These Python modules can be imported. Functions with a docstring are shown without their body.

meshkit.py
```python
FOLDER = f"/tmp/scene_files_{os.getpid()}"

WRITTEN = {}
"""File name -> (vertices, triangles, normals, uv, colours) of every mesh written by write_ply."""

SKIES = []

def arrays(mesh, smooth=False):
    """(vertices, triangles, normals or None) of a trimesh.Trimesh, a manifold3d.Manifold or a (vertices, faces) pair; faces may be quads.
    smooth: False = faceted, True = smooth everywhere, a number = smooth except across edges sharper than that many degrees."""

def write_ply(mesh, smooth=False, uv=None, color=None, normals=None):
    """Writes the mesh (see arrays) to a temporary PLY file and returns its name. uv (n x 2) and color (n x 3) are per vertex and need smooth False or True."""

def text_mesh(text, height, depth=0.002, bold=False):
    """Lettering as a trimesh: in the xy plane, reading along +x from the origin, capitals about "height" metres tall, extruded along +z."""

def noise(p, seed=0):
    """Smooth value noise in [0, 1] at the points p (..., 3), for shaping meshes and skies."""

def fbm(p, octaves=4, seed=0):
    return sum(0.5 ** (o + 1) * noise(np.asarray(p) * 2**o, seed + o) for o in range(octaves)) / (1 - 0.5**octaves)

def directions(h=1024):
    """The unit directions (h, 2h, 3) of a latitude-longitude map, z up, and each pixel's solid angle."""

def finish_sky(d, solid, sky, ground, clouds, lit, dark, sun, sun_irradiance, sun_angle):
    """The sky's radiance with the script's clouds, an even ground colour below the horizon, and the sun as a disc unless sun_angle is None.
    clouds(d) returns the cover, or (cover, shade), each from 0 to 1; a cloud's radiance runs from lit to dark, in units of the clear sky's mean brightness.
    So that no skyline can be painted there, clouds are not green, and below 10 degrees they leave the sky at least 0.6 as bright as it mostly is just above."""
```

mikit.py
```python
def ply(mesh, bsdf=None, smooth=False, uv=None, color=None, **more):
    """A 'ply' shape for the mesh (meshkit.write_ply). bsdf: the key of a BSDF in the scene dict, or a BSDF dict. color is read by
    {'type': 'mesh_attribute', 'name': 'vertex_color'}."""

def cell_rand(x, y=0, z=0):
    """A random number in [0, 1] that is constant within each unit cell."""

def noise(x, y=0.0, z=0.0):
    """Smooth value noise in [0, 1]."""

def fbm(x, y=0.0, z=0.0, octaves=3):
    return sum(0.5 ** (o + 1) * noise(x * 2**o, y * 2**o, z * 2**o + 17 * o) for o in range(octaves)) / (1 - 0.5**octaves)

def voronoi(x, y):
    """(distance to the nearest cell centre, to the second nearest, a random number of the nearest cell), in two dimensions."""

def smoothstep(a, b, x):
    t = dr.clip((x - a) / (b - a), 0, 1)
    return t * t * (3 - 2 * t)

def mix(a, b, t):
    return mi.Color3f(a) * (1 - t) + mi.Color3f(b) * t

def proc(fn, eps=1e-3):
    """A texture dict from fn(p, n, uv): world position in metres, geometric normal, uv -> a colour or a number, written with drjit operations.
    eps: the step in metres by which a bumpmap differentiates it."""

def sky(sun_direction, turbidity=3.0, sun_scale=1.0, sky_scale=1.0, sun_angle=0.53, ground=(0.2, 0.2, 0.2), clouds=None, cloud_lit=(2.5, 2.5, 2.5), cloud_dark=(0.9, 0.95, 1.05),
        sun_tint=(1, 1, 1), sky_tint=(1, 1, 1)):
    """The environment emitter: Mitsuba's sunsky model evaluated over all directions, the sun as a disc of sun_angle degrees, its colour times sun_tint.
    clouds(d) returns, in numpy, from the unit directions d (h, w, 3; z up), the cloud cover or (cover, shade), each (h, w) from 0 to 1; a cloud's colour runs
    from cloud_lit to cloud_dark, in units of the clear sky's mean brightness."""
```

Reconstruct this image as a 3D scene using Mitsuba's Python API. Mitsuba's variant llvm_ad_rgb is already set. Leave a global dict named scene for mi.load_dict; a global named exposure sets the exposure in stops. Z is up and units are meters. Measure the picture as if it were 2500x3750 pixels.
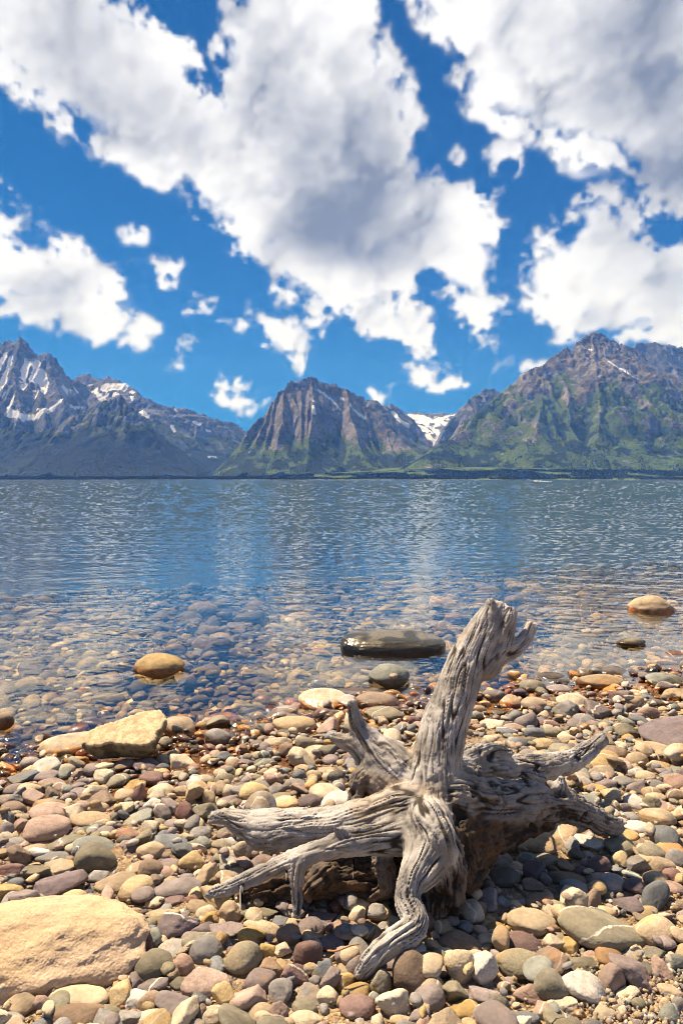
import math, numpy as np, trimesh, drjit as dr, mitsuba as mi, mikit, meshkit
from mikit import proc, noise, fbm, smoothstep, mix
from scipy.spatial import cKDTree
from scipy.ndimage import gaussian_filter, map_coordinates

T = mi.ScalarTransform4f
scene, labels = {}, {}

# ---------------------------------------------------------------- camera, sky, exposure
EYE = 1.45                                    # metres above the lake
exposure = 1.8
scene['camera'] = {'type': 'perspective', 'fov': 53.13, 'fov_axis': 'x', 'principal_point_offset_y': 0.0315, 'near_clip': 0.1, 'far_clip': 60000.0,
                   'to_world': T().look_at(origin=[0, 0, EYE], target=[0, 10, EYE], up=[0, 0, 1]), 'medium': {'type': 'ref', 'id': 'air'}}
SUN_AZ, SUN_EL = math.radians(52), math.radians(60)
SUN = (-math.sin(SUN_AZ) * math.cos(SUN_EL), math.cos(SUN_AZ) * math.cos(SUN_EL), math.sin(SUN_EL))
CLOUDS = [
[(-28.3,29.1),(-26.6,27.5),(-24.8,26.8),(-23,26),(-20.7,25.3),(-19.1,23.8),(-17.2,23.2),(-14.8,22.5),(-12.7,21.5),(-10.3,20.1),(-8.1,18.9),(-7.1,18),(-6,16.3),(-5.2,15),(-3.4,14.2),(-1.6,13.5),(0.2,13.7),(2.4,14.7),(5.3,15.3),(7.8,16.3),(9.6,14.2),(11.2,12.2),(12.4,12.5),(14.2,14),(13.1,15.3),(13.7,17.6),(13.1,19.2),(12.4,21.2),(11,22.5),(8.6,24.2),(6.9,25.6),(7.1,27.5),(6.8,29.7),(5.3,30.9),(4,32),(4.2,33),(3.1,34.3),(2.4,36),(2.4,51.9),(-9.7,51.5),(-9.7,35.2),(-9.6,33.2),(-10.3,32.2),(-10.7,30.8),(-11.3,29),(-11.8,29.9),(-11.7,31.3),(-12.4,32),(-14.4,32.5),(-16.1,33.3),(-17.8,34),(-18.8,35),(-20.4,50.1),(-55.5,35.9),(-55.5,20.6)],
[(-13,13.4),(-12,15),(-10.6,14.7),(-9.6,14),(-8,13.2),(-8.3,12.6),(-9.4,12.8),(-11,13.4)],
[(-7.8,14.1),(-6,13.6),(-3.1,13.2),(-0.5,13.9),(-1.6,12),(-2.3,9.1),(-3.4,8.9),(-4.9,10.5),(-6,11.2),(-6.9,12.6)],
[(0.2,13.9),(2.4,14.7),(5.3,15),(7.5,14.3),(7.8,11.8),(7.5,9.9),(6,10.8),(4.2,11.4),(2,12.5)],
[(5.3,9.6),(6.4,9.8),(8.2,8.8),(10.3,8.3),(10,7.5),(7.8,7.6),(6.2,8)],
[(4.4,36.5),(5.3,34.5),(7.3,33.1),(9.6,32.3),(10.3,30.8),(8.4,30.1),(9.6,29),(10.7,27.5),(12.4,27.1),(14.5,26.1),(16.6,25),(18.2,24.1),(21.4,23.6),(22.2,22.5),(23.3,21.5),(23.9,19.8),(26.6,18.8),(54.7,12.1),(54.7,36.4),(5.7,51.8)],
[(14.3,18),(16.2,18.8),(18.2,19.4),(18.2,20.6),(19.2,21.4),(20.5,21.6),(21.4,22),(22.7,21.3),(23.5,20),(24.2,18.1),(26.6,17.5),(54.7,11.5),(54.7,5.7),(21.4,10.5),(19.2,11.3),(17.6,10.7),(16.2,12.2),(15.2,13.9),(14.5,15.9)],
[(8.9,24.9),(10,25.3),(10.9,24.5),(10,24.1)],
[(12.8,25.9),(13.7,26.1),(14.7,25.3),(14.5,23.9),(13.1,23.9),(11.7,23.7),(12.4,24.5)],
[(11,23.7),(12.4,23.6),(14.3,21.9),(14.2,21),(13.1,21.4),(11.7,22.8)],
[(-55.5,14),(-28,21.3),(-26.6,21.3),(-25.8,19.9),(-24.8,19.5),(-23.4,18.8),(-24.8,18.5),(-26,18.2),(-26.6,18.1),(-24.8,17.4),(-23.3,17),(-22,18.4),(-20.7,18.2),(-19.8,17.1),(-18.5,16.6),(-17.3,15.7),(-17.5,14.4),(-18.1,13.4),(-17.8,12.4),(-17.2,13.1),(-15.8,13.4),(-15,12.4),(-16.1,11.2),(-18.5,10.9),(-20.7,10.9),(-22,11.6),(-23.9,11.8),(-26.6,12.3),(-55.5,7.9)],
[(-18.5,19.5),(-17.5,20.1),(-16,18.9),(-16.1,18.1),(-17.2,18.4)],
[(-16.5,17.3),(-14.8,17.5),(-13.2,17.5),(-13.2,16),(-14.4,15.8),(-16,16.8)],
[(-10.7,7.2),(-10.3,8.3),(-9.2,8.9),(-8.5,7.6),(-7.4,7.6),(-5.7,6.9),(-6.7,5.9),(-8.8,6),(-9.9,6.5)],
[(2,7.5),(2.8,7.9),(4.2,7.1),(3.9,6.5),(2.4,6.9)],
[(-14.6,9.4),(-13.8,9.8),(-12.9,9.5),(-13.8,9.1)],
[(-13.7,10.8),(-13.1,11),(-12.6,10.6),(-13.2,10.4)],
[(13.9,8.1),(14.9,9),(16.6,9.7),(17.6,8)],
[(-16.8,7.4),(-15.5,7.1),(-16.5,6.9)],
[(-8.2,5),(-7.1,5.3),(-7.4,4.5)],
[(11.2,11.6),(12.3,11.9),(12.9,11.1),(11.7,11.1)],
[(12.3,9.1),(12.8,9),(12.4,8.7)],
[(13,9.6),(13.9,9.5),(13.4,9.1)],
[(14.7,22.5),(15.4,22.5),(15.2,22)],
]
# (azimuth, elevation, half widths in degrees, strength) of the thick grey cloud bases
BASES = [(2,19.7,6.2,3.2,1),(0.9,23.2,8.2,4.0,0.6),(4.2,26.4,4.3,5.7,0.35),(-0.1,27.1,2.0,3.0,0.2),(-22,28.9,4.9,4.4,0.55),(-17.2,26,4.9,2.7,0.35),(-11.7,24.9,5.3,2.0,0.3),(-5.2,27,3.0,4.7,0.3),(23.9,29.5,3.6,5.0,0.6),(21.4,30.2,2.6,4.0,0.25),(25.7,22,3.6,4.4,0.55),(23,15.8,6.6,3.0,0.25),(22.4,12,5.9,2.0,0.4),(-24.8,13.4,4.6,1.5,0.45),(-21.1,15.1,3.9,2.0,0.15),(-1.6,14.7,3.9,1.3,0.25),(10.7,18.8,2.3,3.0,0.2),(11.4,14.4,2.6,2.0,0.2),(4.2,11.9,3.0,1.3,0.25),(-3.8,11.2,2.0,2.0,0.2),]


def billow(p, octaves, seed):
    return sum(0.55 ** o * (1 - np.abs(2 * meshkit.noise(p * 2 ** o, seed + o) - 1)) for o in range(octaves)) / sum(0.55 ** o for o in range(octaves))


def bank_distance(A, E):
    """Degrees inside (positive) or outside the outlines of the cloud banks."""
    best = np.full(A.shape, -9.0)
    for poly in CLOUDS:
        v = np.array(poly, float); w = np.roll(v, -1, 0)
        lo, hi = v.min(0) - 4, v.max(0) + 4
        near = (A > lo[0]) & (A < hi[0]) & (E > lo[1]) & (E < hi[1])
        a, e = A[near], E[near]
        dist, inside = np.full(a.shape, 99.0), np.zeros(a.shape, bool)
        for (x0, y0), (x1, y1) in zip(v, w):
            k = np.cos(np.radians((y0 + y1) / 2))
            ux, uy, px, py = (x1 - x0) * k, y1 - y0, (a - x0) * k, e - y0
            t = np.clip((px * ux + py * uy) / (ux * ux + uy * uy + 1e-9), 0, 1)
            dist = np.minimum(dist, np.hypot(px - t * ux, py - t * uy))
            if y0 != y1:
                inside ^= ((y0 > e) != (y1 > e)) & (a < (x1 - x0) * (e - y0) / (y1 - y0) + x0)
        best[near] = np.maximum(best[near], np.where(inside, dist, -dist))
    return best


def clouds(d):
    """Fair-weather cumulus, by direction: cloud banks heaped up from round puffs, lit from the sun's side; beyond them, unseen, the cover is thinned to weaken the fill light."""
    az = np.degrees(np.arctan2(d[..., 0], d[..., 1])); el = np.degrees(np.arcsin(np.clip(d[..., 2], -1, 1)))
    # elsewhere: a noise field of the same scale, cover thinned for less fill light
    q = d / (np.maximum(d[..., 2:], 0) + 0.22)
    field = 16 * (meshkit.fbm(np.stack([q[..., 0] * 1.9, q[..., 1] * 1.9, q[..., 0] * 0 + 3], -1), 3, 5) - 0.60)
    fine_all = meshkit.fbm(d * 60, 4, 61)
    e_all = field + 2.2 * (billow(d * 14, 4, 31) - .62) + 1.6 * (fine_all - .5)
    cover_all = np.clip(e_all / .5 + .4, 0, 1)
    shade_all = np.clip(.25 + .12 * e_all - .5 * (fine_all - .5), 0, 1)
    # the part of the sky that the banks fill, on a grid of 0.1 degrees
    st, A0, E0 = .1, -46.0, -1.0
    A, E = np.meshgrid(np.arange(A0, 46, st), np.arange(E0, 54, st))
    sd = bank_distance(A, E)
    n = 9 * (meshkit.fbm(np.stack([A, E, A * 0], -1) / 4, 4, 13) - .5)
    wgt = np.clip((43 - np.abs(A) + n) / 3, 0, 1) * np.clip((50 - E + n) / 3, 0, 1)
    r = np.random.default_rng(19)
    top = np.full(A.shape, -3.0)
    iy, ix = np.nonzero(sd > -0.15)
    for rad, n in ((3.4, 140), (2.1, 420), (1.2, 1300), (.7, 3200), (.42, 5200)):
        pick = r.integers(0, len(iy), n)
        for y, x, u in zip(iy[pick], ix[pick], r.uniform(.7, 1.3, n)):
            s = sd[y, x]; rr = rad * u
            if s > 7 and rad < 1 and u > .9 or s < rr * .6 - .10:
                continue                                    # big puffs stay well inside, small ones make the edge
            k = int(rr / st) + 1
            y0, y1, x0, x1 = max(y - k, 0), min(y + k + 1, A.shape[0]), max(x - k, 0), min(x + k + 1, A.shape[1])
            gy, gx = np.arange(y0, y1)[:, None] - y, np.arange(x0, x1)[None] - x
            h = (rr / st) ** 2 - gy * gy - gx * gx
            z = np.sqrt(np.maximum(h, 0)) * st * .85 + 1.15 * math.sqrt(max(s, 0)) + u * rad * .5
            w = top[y0:y1, x0:x1]
            top[y0:y1, x0:x1] = np.where(h > 0, np.maximum(w, z), w)
    P = np.stack([A, E * 1.15, A * 0], -1)
    wx, wy = (2.2 * (meshkit.fbm(P / 1.6 + k * 9.1, 5, 11 + k) - .5) for k in (0, 1))
    wx, wy = wx + 1.0 * (meshkit.fbm(P / .45 + 3, 3, 15) - .5), wy + 1.0 * (meshkit.fbm(P / .45 + 8, 3, 16) - .5)
    rows, cols = np.meshgrid(np.arange(A.shape[0]), np.arange(A.shape[1]), indexing='ij')
    puffs = map_coordinates(top, [rows + wy / st, cols + wx / st], order=1, mode='nearest')
    sdw = map_coordinates(sd, [rows + wy / st, cols + wx / st], order=1, mode='nearest')
    fine, wisp = meshkit.fbm(P / .55, 4, 61), meshkit.fbm(P / 6, 3, 77)
    ragged = np.clip((wisp - .38) * 4, 0, 1)
    solid = gaussian_filter((puffs > -2.5).astype(float), 1.2)
    thin = np.clip(.75 + sdw / .7 + 2.6 * (fine - .55), 0, 1)
    cover = np.clip(np.maximum(solid * (1 - .5 * ragged), 0) + 0.0, 0, 1) * np.clip(thin + .6 * (1 - ragged), 0, 1) + .8 * ragged * thin * np.clip(sdw * 1.2 + .8, 0, 1)
    cover = np.clip(cover, 0, 1)
    cover *= 1 - np.clip((meshkit.fbm(P / 2.3, 5, 91) - .55) * 12, 0, 1) * np.clip(1.7 - sdw, 0, 1)
    H = np.maximum(puffs, -.3) + 1.3 * (meshkit.fbm(P / 1.1, 5, 41) - .5)
    gyv, gxv = np.gradient(gaussian_filter(H, 2.0), st)
    lit = (.62 * gxv - .78 * gyv) * -1                      # slopes that face the upper left
    lit = np.tanh(.45 * lit)
    hollow = np.tanh(.9 * (H - gaussian_filter(H, 14))) * .6 + np.tanh(.8 * (gaussian_filter(H, 5) - gaussian_filter(H, 40))) * .5
    base = np.zeros_like(A)
    ja, je = 7 * (meshkit.fbm(P / 7 + 31, 4, 7) - .5), 7 * (meshkit.fbm(P / 7 + 47, 4, 8) - .5)
    for a0, e0, ra, re, s in BASES:
        r2 = ((A + ja - a0) / ra) ** 2 + ((E + je - e0) / re) ** 2
        base = np.maximum(base, s * np.exp(-.8 * r2 ** 1.3))
    deep = np.clip(sdw / 2.5, 0, 1)
    grey = np.clip((meshkit.fbm(P / 9 + 5, 4, 83) - .40) * 3.2, 0, 1) * deep
    shade = .09 + .76 * base * (.8 + .5 * meshkit.fbm(P / 4 + 2, 4, 29)) + .46 * grey - (.26 * lit + .30 * hollow) * (1 - .55 * np.clip(base, 0, 1)) - .22 * (fine - .5)
    at = [(el - E0) / st, (az - A0) / st]
    w = map_coordinates(wgt, at, order=1, cval=0.0)
    mixed = lambda inner, outer: w * map_coordinates(inner, at, order=1, mode='nearest') + (1 - w) * outer
    return mixed(cover, cover_all), np.clip(mixed(shade, shade_all), 0, 1)


scene['sunlight'] = mikit.sky(SUN, turbidity=2.6, clouds=clouds, cloud_lit=(6.9, 6.9, 7.1), cloud_dark=(1.6, 1.85, 2.5), sun_scale=2.15, sky_scale=0.60, sky_tint=(0.05, 0.62, 1.12), sun_tint=(1.0, 0.95, 0.88))
scene['air'] = {'type': 'homogeneous', 'albedo': {'type': 'rgb', 'value': [0.93, 0.95, 0.97]}, 'sigma_t': {'type': 'rgb', 'value': [0.5e-5, 1.3e-5, 3.8e-5]}}
scene['haze'] = {'type': 'cube', 'to_world': T().translate([0, 5500, 1150]).scale([17000, 8500, 1172]), 'bsdf': {'type': 'null'}, 'interior': {'type': 'ref', 'id': 'air'}}
labels['haze'] = {'label': 'thin blue haze over the lake and the mountains', 'category': 'haze', 'kind': 'stuff'}


# ---------------------------------------------------------------- helpers
def put(key, mesh, bsdf, smooth=True, uv=None, normals=None, **more):
    """One shape entry of the scene."""
    if normals is None:
        scene[key] = mikit.ply(mesh, bsdf, smooth=smooth, uv=uv, **more)
    else:
        path = meshkit.write_ply(mesh, False, uv, None, normals)
        scene[key] = {'type': 'ply', 'filename': path, 'face_normals': False, 'bsdf': {'type': 'ref', 'id': bsdf}, **more}


def tell(key, label=None, category=None, group=None, kind=None):
    labels[key] = {k: v for k, v in dict(label=label, category=category, group=group, kind=kind).items() if v}


USED = {}


def numbered(name):
    USED[name] = USED.get(name, -1) + 1
    return name if USED[name] == 0 else f'{name}_{USED[name]:03d}'


def grid_faces(nr, nc):
    i = (np.arange(nr - 1)[:, None] * nc + np.arange(nc - 1)[None, :]).ravel()
    return np.concatenate([np.stack([i, i + 1, i + nc + 1], 1), np.stack([i, i + nc + 1, i + nc], 1)])


def vertex_normals(v, f):
    n = np.zeros_like(v); fn = np.cross(v[f[:, 1]] - v[f[:, 0]], v[f[:, 2]] - v[f[:, 0]])
    for k in range(3):
        for c in range(3):
            n[:, c] += np.bincount(f[:, k], fn[:, c], len(v))
    return n / np.maximum(np.linalg.norm(n, axis=1, keepdims=True), 1e-20)


def smoothstep_np(a, b, x):
    t = np.clip((x - a) / (b - a), 0, 1)
    return t * t * (3 - 2 * t)


def rgb(c):
    return {'type': 'rgb', 'value': [float(x) for x in c]}


# ---------------------------------------------------------------- materials
PALETTE = np.array([(.335, .25, .15), (.42, .345, .235), (.37, .275, .135), (.205, .165, .16), (.205, .197, .19), (.135, .15, .165), (.185, .165, .11), (.305, .205, .16),
                    (.165, .09, .08), (.195, .135, .09), (.33, .18, .06), (.085, .08, .07), (.175, .19, .165), (.34, .225, .07), (.43, .405, .365), (.115, .085, .095)])
PAL = [mi.Float(np.ascontiguousarray(PALETTE[:, k])) for k in range(3)]
NAMES = 'tan cream buff mauve grey blue-grey olive pink red brown ochre dark sage gold white purple'.split()


def wetness(p):
    edge = 0.028 + 0.04 * (noise(p.x * 5, p.y * 5) - 0.35)
    return 1 - smoothstep(edge - 0.008, edge + 0.012, p.z)


def stone_pattern(p, uv):
    i = mi.UInt32(dr.clip(dr.floor(uv.x), 0, 15))
    base = mi.Color3f(*(dr.gather(mi.Float, a, i) for a in PAL))
    k = dr.floor(uv.y * 64)
    q = p + mi.Vector3f(k * 3.1, k * 1.7, k * 2.3)
    blotch = fbm(q.x * 22, q.y * 22, q.z * 22, 3)
    speck = noise(q.x * 330, q.y * 330, q.z * 330)
    grain = fbm(q.x * 120, q.y * 120, q.z * 120, 2)
    a = k * 0.7
    band = q.x * dr.cos(a) + q.y * dr.sin(a) + q.z * 1.4 + 0.05 * blotch
    layered = noise(band * 90, k, 0.5)
    across = q.x * dr.sin(a) - q.y * dr.cos(a) + 0.6 * q.z + 0.03 * blotch
    vein = smoothstep(0.004, 0.001, dr.abs(across - 0.11 * dr.round(across / 0.11)) + 0.006 * (grain - 0.5)) * smoothstep(0.72, 0.85, noise(k, 7.3))
    tone = 0.50 + 0.80 * blotch + 0.34 * (grain - 0.5) + 0.42 * (speck - 0.5) * smoothstep(0.3, 0.75, noise(k, 3.1)) + 0.30 * (layered - 0.5) * smoothstep(0.4, 0.7, noise(k, 5.7))
    stain = smoothstep(0.56, 0.72, fbm(q.x * 13 + 9, q.y * 13, q.z * 13, 3)) * smoothstep(0.35, 0.8, noise(k, 1.9))
    lum = (base.x + base.y + base.z) / 3
    base = mix(mi.Color3f(lum), base, 0.62 + 0.4 * noise(k, 4.3))
    c = base * tone * (0.74 + 0.52 * noise(k, 9.1))
    c = mix(c, c * mi.Color3f(1.18, 0.90, 0.58), stain * 0.8)
    return c * (1 - vein) + vein * mi.Color3f(0.52, 0.47, 0.40)


def stone_colour(p, n, uv):
    c = stone_pattern(p, uv)
    w = wetness(p)
    wet = c * c * mi.Color3f(2.6, 2.1, 1.6)
    film = smoothstep(0.0, -0.06, p.z) * (0.6 + 0.4 * noise(p.x * 3, p.y * 3))      # algae below the waterline
    grey = (wet.x + wet.y + wet.z) / 3
    wet = mix(wet, (0.14 * wet + 0.55 * grey * mi.Color3f(1.25, .96, .26)) * 0.85 + mi.Color3f(.036, .027, .005), film)
    wet = mix(wet, (.024, .054, .075), smoothstep(-.22, -.68, p.z) * 0.96)             # dark blue of deeper water put into the stone colour
    return c * (1 - w) + w * wet


def stone_bump(p, n, uv):
    k = dr.floor(uv.y * 64) * 2.3
    return 0.0022 * fbm(p.x * 60 + k, p.y * 60, p.z * 60, 3) + 0.0009 * noise(p.x * 260, p.y * 260 + k, p.z * 260)


scene['stone'] = {'type': 'bumpmap', 'scale': 1.0, 'arbitrary': proc(stone_bump, eps=8e-4),
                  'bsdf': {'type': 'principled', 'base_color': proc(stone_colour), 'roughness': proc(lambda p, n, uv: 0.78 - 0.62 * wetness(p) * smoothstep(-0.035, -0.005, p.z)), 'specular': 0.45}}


def gravel_colour(p, n, uv):
    d1, d2, which = mikit.voronoi(p.x * 95, p.y * 95)
    e1, e2, other = mikit.voronoi(p.x * 38 + 7, p.y * 38)
    pick = dr.select(e1 < 0.33, other, which)
    c = mix((.29, .205, .115), (.20, .155, .14), smoothstep(0.3, 0.7, pick))
    c = mix(c, (.38, .29, .18), smoothstep(0.82, 0.86, pick))
    c = c * (0.55 + 0.6 * smoothstep(0.0, 0.28, d2 - d1)) * (0.75 + 0.5 * noise(p.x * 9, p.y * 9))
    w = wetness(p)
    c = c * (1 - w) + w * c * c * mi.Color3f(2.0, 1.6, 1.2)
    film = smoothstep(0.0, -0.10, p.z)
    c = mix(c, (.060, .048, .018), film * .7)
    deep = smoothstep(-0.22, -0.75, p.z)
    return mix(c, (.016, .058, .105), deep)  # blue scatter of deep water painted onto the bed


def gravel_bump(p, n, uv):
    d1, d2, w = mikit.voronoi(p.x * 95, p.y * 95)
    e1, e2, o = mikit.voronoi(p.x * 38 + 7, p.y * 38)
    return 0.005 * smoothstep(0.6, 0.0, d1) + 0.009 * smoothstep(0.36, 0.1, e1)


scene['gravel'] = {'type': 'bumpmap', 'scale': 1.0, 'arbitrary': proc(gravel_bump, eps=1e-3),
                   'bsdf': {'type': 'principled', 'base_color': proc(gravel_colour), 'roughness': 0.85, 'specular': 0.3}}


def wood_colour(p, n, uv):
    f = noise(p.x * 420, p.y * 420, p.z * 160)
    patch = fbm(p.x * 14, p.y * 14, p.z * 14, 3)
    silver = mix((.185, .177, .168), (.375, .365, .352), smoothstep(0.3, 0.7, patch))
    silver = mix(silver, (.29, .22, .145), 0.5 * smoothstep(0.55, 0.75, fbm(p.x * 7 + 3, p.y * 7, p.z * 9, 3)))
    brown = mix((.034, .020, .011), (.11, .066, .037), patch)
    c = mix(silver, brown, smoothstep(0.15, 0.85, uv.y + 0.5 * (patch - 0.5)))
    c = c * (0.84 + 0.32 * f)
    return mix(c, (.022, .016, .012), smoothstep(0.22, 0.85, uv.x))


scene['weathered_wood'] = {'type': 'principled', 'base_color': proc(wood_colour), 'roughness': 0.75, 'specular': 0.3}


def sandy_colour(p, n, uv):
    g = noise(p.x * 300, p.y * 300, p.z * 300)
    g2 = noise(p.x * 150, p.y * 150, p.z * 150)
    b = fbm(p.x * 9, p.y * 9, p.z * 9, 4)
    c = mix((.36, .26, .185), (.45, .345, .245), smoothstep(0.3, 0.7, b))
    c = mix(c, (.43, .325, .20), smoothstep(0.5, 0.68, fbm(p.x * 4 + 2, p.y * 4, p.z * 4, 3)) * 0.7)
    return c * (0.72 + 0.28 * g + 0.28 * g2) * (1 - 0.35 * smoothstep(0.72, 0.85, g))


scene['sandy_stone'] = {'type': 'bumpmap', 'scale': 1.0, 'arbitrary': proc(lambda p, n, uv: 0.0035 * fbm(p.x * 70, p.y * 70, p.z * 70, 3) + 0.002 * noise(p.x * 210, p.y * 210, p.z * 210), eps=1e-3),
                        'bsdf': {'type': 'principled', 'base_color': proc(sandy_colour), 'roughness': 0.9, 'specular': 0.2}}


def slab_colour(p, n, uv):
    b = fbm(p.x * 45, p.y * 45, p.z * 45, 3)
    c = mix((.33, .265, .16), (.46, .385, .245), smoothstep(0.35, 0.65, b))
    c = c * (0.75 + 0.5 * noise(p.x * 220, p.y * 220, p.z * 220))
    side = mix((.20, .165, .10), (.10, .08, .05), smoothstep(0.45, 0.62, fbm(p.x * 25, p.y * 25, p.z * 25, 3)))
    return mix(side, c, uv.x)


scene['split_stone'] = {'type': 'bumpmap', 'scale': 1.0, 'arbitrary': proc(lambda p, n, uv: 0.008 * fbm(p.x * 55, p.y * 55, p.z * 55, 3), eps=1e-3),
                        'bsdf': {'type': 'principled', 'base_color': proc(slab_colour), 'roughness': 0.85, 'specular': 0.25}}
def wet_stone(p, n, uv):
    dry = smoothstep(.40, .54, fbm(p.x * 5 + 1, p.y * 5, p.z * 5, 3) + .35 * (p.z - .06)) * smoothstep(.03, .07, p.z)
    c = mix((.022, .020, .013), (.105, .093, .066), dry) * (.6 + .8 * noise(p.x * 110, p.y * 110, p.z * 110))
    return c


scene['wet_stone'] = {'type': 'bumpmap', 'scale': 1.0, 'arbitrary': proc(lambda p, n, uv: 0.006 * fbm(p.x * 40, p.y * 40, p.z * 40, 3), eps=1e-3),
                      'bsdf': {'type': 'principled', 'base_color': proc(wet_stone), 'roughness': .28, 'specular': .5}}
scene['water_surface'] = {'type': 'thindielectric', 'int_ior': 1.24}            # one sheet has two faces: 1.24 gives the reflectance of a single water surface


def land_colour(rock_a, rock_b, green, wood, warm):
    def colour(p, n, uv):
        """uv.x: snow, uv.y: plant cover from 0 (bare) over 0.5 (meadow) to 1 (conifer wood)."""
        big = fbm(p.x / 260, p.y / 260, p.z / 190, 4)
        fine = noise(p.x / 16, p.y / 16, p.z / 12)
        streak = fbm(p.x / 34, p.y / 60, p.z / 220, 3)
        rock = mix(rock_a, rock_b, smoothstep(0.34, 0.66, 0.55 * big + 0.45 * streak))
        rock = mix(rock, warm, smoothstep(0.55, 0.72, fbm(p.x / 120 + 5, p.y / 120, p.z / 60, 3)))
        rock = rock * (0.35 + 1.3 * fine)
        cover = uv.y + 0.35 * (fbm(p.x / 45, p.y / 45, p.z / 45, 3) - 0.5)
        grass = mix(green, mi.Color3f(*green) * mi.Color3f(1.5, 1.25, 1.1), noise(p.x / 90, p.y / 90, p.z / 90)) * (0.5 + 1.0 * fine)
        c = mix(rock, grass, smoothstep(0.24, 0.42, cover))
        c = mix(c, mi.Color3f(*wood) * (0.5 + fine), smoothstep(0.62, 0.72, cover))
        s = smoothstep(0.42, 0.58, uv.x + 0.25 * (fbm(p.x / 40, p.y / 40, p.z / 40, 2) - 0.5))
        return mix(c, (.62, .62, .62), s)
    return {'type': 'principled', 'base_color': proc(colour), 'roughness': 0.95, 'specular': 0.1}


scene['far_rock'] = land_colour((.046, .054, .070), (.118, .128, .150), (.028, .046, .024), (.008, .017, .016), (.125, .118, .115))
scene['near_rock'] = land_colour((.054, .052, .050), (.150, .139, .123), (.036, .064, .015), (.010, .021, .011), (.150, .130, .108))
scene['conifer_needles'] = {'type': 'diffuse', 'reflectance': proc(lambda p, n, uv: mix((.009, .019, .011), (.026, .044, .017), noise(p.x / 9, p.y / 9, 0.5) * noise(p.x / 80, p.y / 80, 3.5) * 2))}

# ---------------------------------------------------------------- shore, lake bed and water
SHORE_X = np.array([-40, -10, -1.84, -1.476, -.974, -.575, -.329, 0, .37, 1.143, 1.60, 2.13, 2.65, 10, 40.0])
SHORE_Y = np.array([-9.0, 1.0, 3.69, 3.885, 4.06, 4.105, 4.326, 4.46, 4.63, 4.76, 5.01, 5.08, 5.31, 7.9, 17.0])
LAKE_X, LAKE_FAR = 12000.0, 5420.0


def inland(x, y):
    return (np.interp(np.clip(x, -40, 40), SHORE_X, SHORE_Y) - y) * 0.94


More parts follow.
